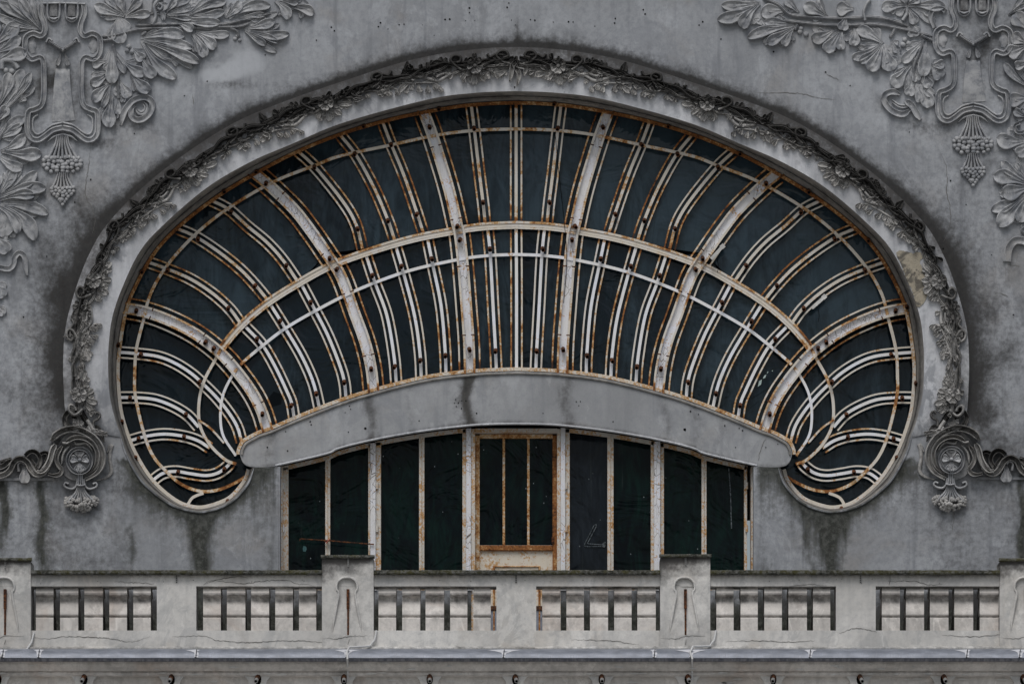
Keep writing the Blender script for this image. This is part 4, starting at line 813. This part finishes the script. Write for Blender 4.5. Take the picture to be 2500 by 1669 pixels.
t = thing('oak_spray_relief', 'stucco leaf fan with an S-shaped ribbon on the left edge, below the berries', 'relief', 'stucco oak branches')
leaf_obj(t, [(-8, 500, 118, 526, 28, -.1), (0, 498, 83, 591, 34, -.16), (-10, 502, 42, 574, 28, -.2)]); leaf_obj(t, [(-6, 505, 10, 580, 44), (-10, 575, 22, 617, 34)]); leaf_obj(t, [(-14, 690, 12, 726, 30)]); leaf_obj(t, [(-12, 745, 10, 770, 22)])
m = MB(); sweep(m, [(-14, 648), (4, 654), (22, 656), (33, 645), (36, 628), (47, 617), (59, 626), (63, 650), (66, 672)], 14, .05, RIBBON, 0, tp(.02, .15, .3), None, patch); m.build('ribbon', M['relief'], t)
# ---- long oak branch, right
t = thing('oak_branch_relief', 'long stucco oak branch reaching left from the upper right ornament', 'relief', 'stucco oak branches')
stems(t, [[(1862, -4), (1900, 12), (1930, 36), (1985, 42), (2043, 46), (2134, 43), (2191, 54), (2222, 68)], [(1911, 50), (1967, 57), (2040, 63), (2120, 60), (2157, 63), (2223, 76), (2280, 90)], [(2246, 84), (2280, 101)], [(1943, 58), (1946, 64), (1940, 76)], [(2186, 66), (2180, 82), (2172, 92)]], 10)
leaf_obj(t, [(1855, 7, 1761, 12, 26), (1853, 9, 1750, 46, 30, -.08), (1854, 10, 1811, 71, 32, .1)]); leaf_obj(t, [(1923, 27, 1858, 36, 36)]); leaf_obj(t, [(1946, 61, 1865, 54, 24), (1944, 63, 1825, 95, 26), (1940, 66, 1872, 108, 26), (1938, 68, 1912, 114, 22)])
leaf_obj(t, [(2036, 73, 1981, 96, 32), (2050, 77, 2013, 127, 32), (2056, 78, 2055, 124, 24), (2086, 70, 2078, 113, 26, -.16)]); acorn(t, 2066, 38, 2055, 76, 30); leaf_obj(t, [(1950, 30, 1917, -4, 24), (2020, 42, 1962, 12, 32), (2020, 40, 1998, -4, 20)]); leaf_obj(t, [(2084, 22, 2042, 22, 36)])
leaf_obj(t, [(2155, 106, 2091, 68, 30), (2150, 108, 2079, 141, 24), (2150, 110, 2097, 152, 24), (2154, 110, 2121, 174, 34), (2158, 108, 2180, 174, 36)]); leaf_obj(t, [(2177, 100, 2196, 128, 20)]); leaf_obj(t, [(2228, 60, 2233, 92, 28)])
berries(t, [(2209, 97), (2205, 110), (2219, 106), (1955, 70), (1953, 78), (1968, 84)], 7)
leaf_obj(t, [(2214, 14, 2152, 21, 30), (2216, 14, 2308, 16, 28), (2212, 12, 2206, -6, 20), (2216, 10, 2245, -8, 22), (2208, 12, 2176, -6, 22), (2216, 20, 2236, 60, 24)])
m = MB(); sweep(m, [(2112, 50), (2109, 30), (2116, 10), (2124, 0)], 8, .07, ROUND, 0, None, None, patch); m.build('tendril', M['relief'], t); m = MB(); sweep(m, [(2282, 68), (2272, 42), (2278, 24), (2298, 21), (2308, 28)], 12, .06, RIBBON, 0, None, None, patch); m.build('tendril', M['relief'], t); m = MB(); sweep(m, [(2204, 50), (2214, 34), (2214, 18)], 9, .07, ROUND, 0, None, None, patch); m.build('tendril', M['relief'], t)
t = thing('oak_spray_relief', 'hanging stucco oak spray left of the right cartouche, curled ribbon at its foot', 'relief', 'stucco oak branches')
leaf_obj(t, [(2255, 100, 2202, 153, 26), (2223, 161, 2180, 214, 34), (2222, 160, 2184, 189, 16), (2258, 100, 2252, 189, 32), (2266, 152, 2298, 194, 34), (2272, 160, 2306, 153, 24)])
leaf_obj(t, [(2227, 202, 2217, 235, 26), (2228, 170, 2241, 200, 22), (2259, 178, 2270, 216, 26), (2234, 202, 2244, 253, 22), (2255, 200, 2278, 235, 24), (2246, 206, 2271, 264, 34)])
m = MB(); sweep(m, [(2256, 98), (2244, 130), (2232, 160), (2232, 200)], 9, .05, REED, 0, None, None, patch); m.build('stem', M['relief'], t)
m = MB(); sweep(m, [(2198, 230), (2178, 224), (2160, 233), (2161, 252), (2180, 272), (2205, 279), (2222, 268)], 16, .05, RIBBON, 0, tp(.1, .1, .3), None, patch); sweep(m, [(2210, 246), (2226, 258), (2238, 278), (2247, 292)], 17, .05, RIBBON, 0, tp(.1, .2, .3), None, patch)
for d_ in (0, 6): sweep(m, [(2178, 250-d_), (2196, 262-d_), (2214, 262-d_), (2222, 254-d_)], 5, .035, ROUND, 0, tp(.2, .2, .2), None, patch)
m.build('curled_ribbon', M['relief'], t)
t = thing('oak_spray_relief', 'stucco oak leaves on the right edge beside the upper cartouche', 'relief', 'stucco oak branches')
leaf_obj(t, [(2512, 72, 2474, 34, 40), (2510, 105, 2471, 84, 32), (2506, 112, 2458, 130, 36), (2514, 150, 2476, 162, 24), (2516, 216, 2452, 153, 20)]); leaf_obj(t, [(2470, 30, 2500, -6, 14), (2462, 36, 2512, 10, 14)]); berries(t, [(2492, 167)], 8)
leaf_obj(t, [(2514, 240, 2462, 249, 36), (2512, 286, 2474, 268, 20)]); m = MB(); sweep(m, [(2490, 300), (2478, 306), (2480, 320), (2494, 324), (2506, 316)], 9, .06, RIBBON, 0, None, None, patch); m.build('bud', M['relief'], t)
t = thing('oak_spray_relief', 'stucco leaf fan with a broken ribbon on the right edge, below the berries', 'relief', 'stucco oak branches')
leaf_obj(t, [(2506, 344, 2433, 336, 38), (2514, 350, 2480, 378, 30)]); leaf_obj(t, [(2514, 446, 2446, 392, 26), (2512, 452, 2424, 431, 36), (2514, 456, 2446, 473, 40)]); leaf_obj(t, [(2516, 466, 2418, 512, 28), (2516, 468, 2438, 554, 38), (2516, 470, 2489, 544, 32), (2516, 545, 2496, 570, 26)])
m = MB(); sweep(m, [(2459, 638), (2463, 608), (2478, 588), (2500, 588), (2514, 598)], 20, .05, RIBBON, 0, None, None, patch); m.build('ribbon', M['relief'], t)

# ---- cartouches with berry pendants
def cartouche(dx, fy, lab):
    t = thing('strapwork_cartouche', lab, 'relief', 'strapwork cartouches in the upper corners')
    X = lambda u: 153+dx+u; T = lambda p, s=1: [(X(s*u), fy(v)) for u, v in p]
    m = MB()
    half = [(52, 12), (53, 34), (44, 60), (44, 78), (54, 88), (72, 82), (88, 90), (92, 106), (90, 130), (76, 145), (56, 140), (47, 152), (46, 180), (46, 232), (52, 257), (68, 267), (82, 272), (86, 290), (85, 322), (76, 338), (60, 342), (44, 333), (24, 318), (0, 312)]
    for s in (1, -1): sweep(m, T(half, s), 15*s, .062, STRAP, 0, None, None, patch)
    m.build('strap_frame', M['relief'], t)
    m = MB()
    for s in (1, -1): sweep(m, T([(60, 280), (72, 290), (72, 318), (62, 328), (48, 322), (26, 306), (0, 299)], s), 5, .03, ROUND, 0, None, None, patch); sweep(m, T([(0, 328), (20, 333), (36, 345)], s), 6, .045, ROUND, 0, tp(0, .4, .15), None, patch)
    m.build('inner_moulding', M['relief'], t)
    m = MB()
    for c in (-22, 22):
        sweep(m, T([(c-15, 6), (c-15, 36), (c-10, 48), (c, 53), (c+10, 48), (c+15, 36), (c+15, 6)]), 6, .05, ROUND, 0, None, None, patch); sweep(m, T([(c-11, 43), (c, 47), (c+11, 43)]), 7, .07, ROUND, 0, tp(.3, .3, .2), None, patch)
        sweep(m, T([(c, 8), (c, 40)]), 18, .03, FLAT, 0, None, None, (.5, 0, 0, 0))
    sweep(m, T([(-48, 9), (0, 8), (55, 10)]), 5, .05, ROUND, 0, None, None, patch); m.build('drop_panel', M['relief'], t)
    m = MB()
    for s in (1, -1):
        sweep(m, T([(34, 101), (18, 112), (2, 121)], s), 10, .07, REED, 0, None, None, patch); lobe(m, X(s*5), fy(128), X(s*14), fy(162), 13, .06, 0, 0, patch, 0)
        sweep(m, T([(26, 100), (34, 94), (40, 104)], s), 6, .05, ROUND, 0, None, None, patch)
    ball(m, X(0), fy(122), 6, 0, 2.2, patch); m.build('ribbon_bow', M['relief'], t)
    for c in (-72, 72): m = MB(); sweep(m, [(X(c), fy(92)), (X(c*1.06), fy(104)), (X(c*1.04), fy(120)), (X(c), fy(130))], 26, .022, ROUND, 0, tp(.4, .4, .2), tp(.4, .4, .2), patch); m.build('boss', M['relief'], t)
    pm = MB(); sweep(pm, [(X(0), fy(168)), (X(-1), fy(210)), (X(0), fy(262)), (X(2), fy(296))], 46, .03, FLAT, 0, lambda t: .75+.5*t, tp(.05, .3, .1), patch); pm.build('field_panel', M['relief'], t)
    p = MB()
    for k in range(7):
        u = (k-3)/3; sweep(p, [(X(-1+u*13), fy(331)), (X(-1+u*17), fy(352)), (X(u*34), fy(386))], 6.5, .085-.03*abs(u), ROUND, 0, lambda q: .7+.6*q, None, patch)
    p2 = MB()
    for k in range(6):
        u = (k-2.5)/2.5; sweep(p2, [(X(-1+u*11), fy(421)), (X(-1+u*14), fy(436)), (X(u*25), fy(459))], 5.5, .07-.03*abs(u), ROUND, 0, lambda q: .7+.6*q, None, patch)
    p2.build('pendant_stalks', M['relief'], t); p.build('pendant_stalks', M['relief'], t); r2 = random.Random(5)
    for y, hw, n, rr in ((385, 40, 8, 6.4), (393, 46, 9, 6.8), (402, 44, 9, 6.6), (410, 36, 7, 6.4), (417, 26, 5, 6), (459, 27, 7, 5.4), (466, 27, 6, 5.6), (473, 20, 5, 5.4), (479, 12, 3, 5.2), (486, 9, 3, 5.4), (492, 8, 2, 5), (498, 3, 1, 4.6)):
        for k in range(n):
            m = MB(); u = (k-(n-1)/2)/max(1, (n-1)/2); ball(m, X(-.5+u*hw+r2.uniform(-2, 2)), fy(y)+r2.uniform(-2, 2), rr*r2.uniform(.85, 1.12), -.02*(1-abs(u))-.012, 1.2, patch); m.build('berry', M['relief'], t)
cartouche(0, lambda y: y, 'left strapwork cartouche in stucco with a bow and a hanging bunch of berries')
fyR = lambda y: y-14 if y < 145 else (y-47 if y > 255 else y-14-33*(y-145)/110)
cartouche(2223, fyR, 'right strapwork cartouche in stucco with a bow and a hanging bunch of berries')

# ---- scroll consoles with medallion and posy, and the scroll friezes running to the edges
def console(mx, lab, lab2):
    X = (lambda p: p) if not mx else (lambda p: [(2517-x, y-2) for x, y in p]); sg = -1 if mx else 1
    t = thing('scroll_console', lab, 'relief', 'scroll consoles at the feet of the arch')
    gr = lambda px, py: (max(0, .75*math.exp(-max(0, py-1040)/26)), 0, 0, 0)
    m = MB(); S = lambda pts, w, h, prof=RIBBON, y0=0, **k: sweep(m, X(pts), w*sg, h, prof, y0, wear_shade=gr, **k)
    disc = [(193+56*math.cos(a*math.pi/18), 1112+62*math.sin(a*math.pi/18)) for a in range(36)]
    V = [P(*X([(193, 1112)])[0], -.04)]+[P(*X([q])[0], -.035) for q in disc]+[P(*X([q])[0], .01) for q in offs(disc, 3)]
    m.add(V, [(0, 1+i, 1+(i+1) % 36) for i in range(36)]+[(1+i, 1+(i+1) % 36, 37+(i+1) % 36, 37+i) for i in range(36)], 0, (.3, .05, 0, 0)); m.build('back_plate', M['relief'], t)
    m = MB()
    S([(125, 1076), (136, 1062), (152, 1052), (172, 1047), (192, 1049), (212, 1057), (231, 1071), (244, 1090), (250, 1110), (249, 1130), (241, 1148), (228, 1160), (208, 1170)], 19, .17, STRAP, -.03, wf=tp(.06, .25, .35), hf=tp(.04, .3, .3))
    S([(158, 1084), (166, 1076), (178, 1069), (194, 1067), (212, 1072), (227, 1083), (237, 1100), (239, 1117), (234, 1136), (222, 1151), (210, 1158)], 12, .15, RIBBON, -.03, wf=tp(.1, .3, .3), hf=tp(.08, .3, .3))
    S([(136, 1084), (128, 1100), (123, 1120), (114, 1138), (102, 1150), (90, 1151)], 17, .13, STRAP, -.02, wf=tp(.08, .2, .4)); S([(152, 1088), (142, 1104), (138, 1122), (143, 1136), (151, 1146), (146, 1157), (132, 1160), (118, 1157)], 11, .12, RIBBON, -.02, wf=tp(.1, .2, .4))
    S([(181, 1077), (186, 1084), (197, 1083), (210, 1081), (220, 1090), (226, 1100)], 8, .10, ROUND, -.03, wf=tp(.1, .3, .3)); S([(170, 1088), (160, 1098), (153, 1112), (151, 1132)], 8, .09, ROUND, -.03, wf=tp(.2, .2, .4)); S([(152, 1080), (163, 1082), (168, 1078)], 7, .14, ROUND, -.03)
    m.build('volute', M['gar'], t)
    m = MB(); sweep(m, X([(194+29*math.cos(a*math.pi/12)*sg if 0 else 194+29*math.cos(a*math.pi/12), 1124+30*math.sin(a*math.pi/12)) for a in range(24)]), 9*sg, .11, RIBBON, -.035, closed=True, wear_shade=gr); md = m.build('medallion_ring', M['relief'], t)
    m = MB(); D = [X([(194+26*math.cos(a*math.pi/10), 1124+27*math.sin(a*math.pi/10))])[0] for a in range(20)]; m.add([P(x, y, -.075) for x, y in D], [tuple(range(20))], 0, (.25, 0, 0, 0)); m.build('medallion_disc', M['relief'], md)
    fl = MB()
    for x, y, w_, dk_ in ((194, 1099, 26, .5), (171, 1118, 23, .1), (217, 1118, 23, .1)): x0, y0 = X([(194.5, 1124)])[0]; x1, y1 = X([(x, y)])[0]; lobe(fl, x0, y0, x1, y1, w_, .055, 0, -.085, (dk_, 0, 0, 0), 1.0)
    for x, y in ((184, 1145), (194, 1149), (206, 1145)): x0, y0 = X([(194, 1128)])[0]; x1, y1 = X([(x, y+6)])[0]; lobe(fl, x0, y0, x1, y1, 14, .06, 0, -.09, patch)
    ball(fl, *X([(194.5, 1122)])[0], 4.5, -.12, 1.5, (0, 0, .3, 0)); fl.build('pansy', M['relief'], t)
    m = MB()
    for k in range(3): u = (k-1); sweep(m, X([(196+u*4, 1154), (196.5+u*4, 1170), (197+u*6, 1184)]), 6, .10, ROUND, -.02, wear_shade=patch)
    sweep(m, X([(187, 1183), (197, 1185), (208, 1183)]), 6, .13, ROUND, -.02, wear_shade=patch)
    for k in range(7): u = (k-3)/3; sweep(m, X([(197+u*7, 1186), (197+u*13, 1203), (198+u*34, 1226)]), 8, .08, ROUND, -.02, lambda q: .7+.5*q, wear_shade=patch)
    for s in (1, -1): sweep(m, X([(197+s*7, 1168), (197+s*11, 1186), (197+s*20, 1193), (197+s*32, 1191), (197+s*40, 1185), (197+s*37, 1178), (197+s*30, 1181)]), 7, .09, ROUND, -.01, wear_shade=patch)
    ps = m.build('posy_stems', M['relief'], t); m = MB(); r2 = random.Random(3)
    for k in range(95):
        a = r2.uniform(0, 6.28); q = r2.random()**.5; x, y = 198+44*q*math.cos(a), 1224+19*q*math.sin(a)+10*(1-abs(q*math.cos(a)))*.6
        ball(m, *X([(x, y)])[0], r2.uniform(3.2, 6), -.05-.07*(1-q), 1.2, (.12, 0, .1, 0), 7, 4)
    m.build('posy_blossoms', M['gar'], t)
    m = MB()
    S([(176, 1046), (163, 1038), (158, 1020), (166, 1006), (176, 998)], 14, .10, RIBBON, -.02, wf=tp(.1, .25, .3)); S([(205, 1048), (186, 1034), (180, 1014), (184, 998)], 12, .10, RIBBON, -.02, wf=tp(.1, .25, .3)); S([(222, 1046), (210, 1026), (198, 1004), (190, 988)], 16, .09, REED, -.02, wf=tp(.1, .2, .4)); S([(228, 1042), (229, 1028), (240, 1022), (244, 1012), (236, 1006), (231, 1012)], 7, .07, ROUND, -.09); S([(224, 1046), (238, 1044), (247, 1060), (254, 1080)], 12, .05, RIBBON, -.06, wf=tp(.1, .3, .3)); S([(262, 1104), (268, 1092), (274, 1086), (270, 1100), (268, 1120), (272, 1150), (262, 1164), (236, 1172)], 9, .03, ROUND, 0, wf=tp(.1, .3, .3))
    m.build('acanthus', M['gar'], t)
    f = thing('scroll_frieze', lab2, 'relief', 'scroll friezes running from the consoles'); dk = lambda px, py: (max(.15, .95-.012*max(0, py-1100)), 0, 0, 0)
    m = MB(); G = lambda pts, w, h, prof=STRAP, **k: sweep(m, X(pts), w*sg, h, prof, -.01, wear_shade=dk, **k)
    G([(-140, 1160), (-118, 1150), (-104, 1128), (-88, 1120), (-70, 1130), (-56, 1152), (-36, 1164), (-14, 1162), (8, 1159), (24, 1148), (34, 1128), (50, 1119), (66, 1128), (76, 1146), (88, 1157), (104, 1154), (116, 1140)], 17, .12)
    G([(62, 1112), (72, 1103), (84, 1102), (95, 1112), (98, 1128), (90, 1142)], 12, .12, RIBBON); G([(72, 1120), (82, 1132), (90, 1146)], 10, .10, RIBBON); G([(-60, 1112), (-46, 1106), (-34, 1116), (-30, 1132), (-16, 1142), (6, 1138), (22, 1126)], 14, .12, RIBBON); G([(0, 1128), (14, 1124), (28, 1120)], 10, .08, REED); G([(98, 1108), (110, 1104), (118, 1110), (112, 1128)], 9, .09, RIBBON)
    m.build('wave_scroll', M['gar'], f)
    for bx in (60, -110):
        m = MB(); x0, y0 = X([(bx, 1133)])[0]; x1, y1 = X([(bx, 1181)])[0]; lobe(m, x0, y0, x1, y1, 30, .08, 0, -.01, (.1, 0, 0, 0), .3); sweep(m, X([(bx-14, 1150), (bx-16, 1134), (bx-8, 1128), (bx, 1134)]), 8, .08, ROUND, -.02, wear_shade=dk); m.build('bud_drop', M['relief'], f)
console(0, 'left stucco scroll console with a pansy medallion above a hanging posy', 'dark stucco scroll frieze between the left edge and the left console')
console(1, 'right stucco scroll console with a pansy medallion above a hanging posy', 'dark stucco scroll frieze between the right console and the right edge')

# ---- flower garland along the arch
gar = thing('flower_garland', 'twisted stucco vine garland with flowers and oak leaves along the arch', 'garland')
nG = 1400; Og = np.array(resamp(OUT, nG)); Lg = np.array(resamp(LIP[i0:len(LIP)-i0], nG)); Cg = Og+(.355-.055*np.clip((Og[:, 1:2]-420)/250, 0, 1))*(Lg-Og); sL = np.r_[0, np.cumsum(np.linalg.norm(np.diff(Cg, axis=0), axis=1))]; half = sL[-1]/2
YG = -.098
def G(s, d, side):                                # s = distance from the crown along the arch, d = towards the opening
    q = half-s if side < 0 else half+s; i = min(nG-1, max(0, int(np.searchsorted(sL, q)))); n = Lg[i]-Og[i]; n /= np.linalg.norm(n); return (Cg[i][0]+n[0]*d, Cg[i][1]+n[1]*d)
def dirt(px, py):
    d = np.hypot(Cg[:, 0]-px, Cg[:, 1]-py); k = int(d.argmin()); n = Lg[k]-Og[k]; n /= np.linalg.norm(n); dd = (px-Cg[k][0])*n[0]+(py-Cg[k][1])*n[1]
    up = max(.25, min(1, (1000-py)/480)); return (max(0, min(1.0, .72-dd/30))*up+.08, 0, .25 if dd > 18 else 0, 0)
def lob(m, side, s0, d0, s1, d1, w, h=.06, y0=YG, sp=.5): a, b = G(s0, d0, side), G(s1, d1, side); lobe(m, *a, *b, w, h, None, y0, dirt, sp)
def swp(m, side, pts, w, h, prof=ROUND, y0=YG, **k): sweep(m, [G(a, b, side) for a, b in pts], w, h, prof, y0, wear_shade=dirt, step=3, **k)
for side in (-1, 1):
    end = half-36
    for ph, amp, w, h, o in ((0, 9, 14, .075, -2), (2.4, 12, 12, .065, 3), (4.4, 8, 11, .085, -5)):
        m = MB(); swp(m, side, [(s, o+amp*math.sin(s*.0345+ph)+2*math.sin(s*.11+ph)) for s in np.arange(6 if ph else -2, end, 9)], w, h, REED, wf=lambda t: .8+.3*math.sin(t*60+ph)); m.build('vine', M['gar'], gar)
    for k, fs in enumerate((103, 478, 850, 1216, 1500)):
        if fs > end: continue
        J = lambda: rng.uniform(-4, 4)
        m = MB()
        for a in range(5):
            an = a*1.257+rng.uniform(-.2, .2)+.4; x, y = G(fs, 2, side); lobe(m, x, y, x+20*math.cos(an), y+20*math.sin(an), 21, .06, 0, YG-.07, dirt, 1)
        x, y = G(fs, 2, side); ball(m, x, y, 5, YG-.10, 1.3, dirt); m.build('flower', M['gar'], gar)
        def oak(s0, d0, s1, d1, w):                  # small oak leaf: midrib with side lobes
            m = MB()
            for f, sd in ((.30, 1), (.34, -1), (.58, 1), (.62, -1)):
                cs, cd = s0+(s1-s0)*f, d0+(d1-d0)*f; L = math.hypot(s1-s0, d1-d0); nx, ny = -(d1-d0)/L, (s1-s0)/L; q = w*(1.05-f*.45); lob(m, side, cs-(s1-s0)*.14, cd-(d1-d0)*.14, cs+nx*sd*q+(s1-s0)*.16, cd+ny*sd*q+(d1-d0)*.16, 13, .045)
            lob(m, side, s0, d0, s1, d1, w*.9, .055); m.build('leaf', M['gar'], gar)
        oak(fs+3, 10, fs+8+J(), 50, 19); oak(fs-14, 8, fs-62+J(), 24+J(), 17); oak(fs-4, 14, fs-26, 44+J(), 14); oak(fs+16, 10, fs+36, 34, 14)
        oak(fs+150, 12, fs+192+J(), 34, 17); oak(fs-120, 8, fs-158, 28+J(), 15); oak(fs+210, 8, fs+250, 22+J(), 14); oak(fs+56, -6, fs+96, -22, 14); oak(fs+120, -4, fs+86, -20, 14)
        m = MB()                                     # curls
        swp(m, side, [(fs+32, 8), (fs+46, -4), (fs+56, -18), (fs+46, -28), (fs+33, -24), (fs+32, -13), (fs+42, -10)], 8, .09); m.build('tendril', M['gar'], gar); m = MB(); swp(m, side, [(fs-118, 2), (fs-138, -4), (fs-150, -18), (fs-142, -29), (fs-128, -28), (fs-124, -17), (fs-134, -13)], 8, .08); swp(m, side, [(fs-134, -20), (fs-152, -22), (fs-166, -16), (fs-174, -24)], 7, .07); m.build('tendril', M['gar'], gar); m = MB()
        swp(m, side, [(fs+60, 14), (fs+90, 26), (fs+110, 20), (fs+130, 8)], 10, .06); swp(m, side, [(fs+76, 12), (fs+96, 14), (fs+104, 4)], 8, .07); m.build('tendril', M['gar'], gar)
        m = MB(); swp(m, side, [(fs+190, 10), (fs+160, 18), (fs+130, 24), (fs+104, 31), (fs+92, 42)], 6, .045); swp(m, side, [(fs+128, 24), (fs+114, 20), (fs+104, 17)], 5, .04); m.build('twig', M['gar'], gar); m = MB(); swp(m, side, [(fs-140, 8), (fs-164, 16), (fs-178, 26)], 5, .04); m.build('twig', M['gar'], gar)
        for s_, d_, r in ((92, 66, 8), (104, 52, 9), (122, 56, 9), (142, 46, 10), (103, 22, 9), (156, -24, 12), (-150, 34, 10), (-178, 40, 9), (-100, 24, 8), (30, 46, 7)):
            m = MB(); s_ = fs+s_+J(); d_ += J()*.5
            d_ = d_ if d_ < 0 else d_*.72; a, b = G(s_, d_-r*.9, side), G(s_+J(), d_+r*1.1, side); lobe(m, *a, *b, r*1.75, .055, 0, YG-.01, dirt, 0); lobe(m, a[0]-2, a[1], b[0]-3, b[1]-2, r*.8, .07, .12, YG-.012, dirt, 0); m.build('bud', M['gar'], gar)
    for s in [q*.5 for q in range(40, int(end)*2, 15)]:                # small leaves packed along the vine
        m = MB(); d = rng.choice([rng.uniform(-16, 6), rng.uniform(2, 26)]); an = rng.uniform(0, 6.28); L = rng.uniform(14, 27); lob(m, side, s, d, s+L*math.cos(an), d+L*.7*math.sin(an), rng.uniform(10, 15), rng.uniform(.05, .11)); m.build('leaflet', M['gar'], gar)
m = MB(); x, y = G(0, 0, 1)
for a_, b_ in (((0, -16), (6, 40)), ((2, -6), (-12, 30)), ((4, -6), (22, 18))): sweep(m, [(x+a_[0], y+a_[1]), (x+a_[0]*.5+b_[0]*.3-6, y+6), (x+b_[0], y+b_[1]*.7), (x+b_[0]-4, y+b_[1]+14)], 13, .09, RIBBON, YG, tp(.1, .25, .3), None, dirt)
m.build('crown_leaf', M['gar'], gar)
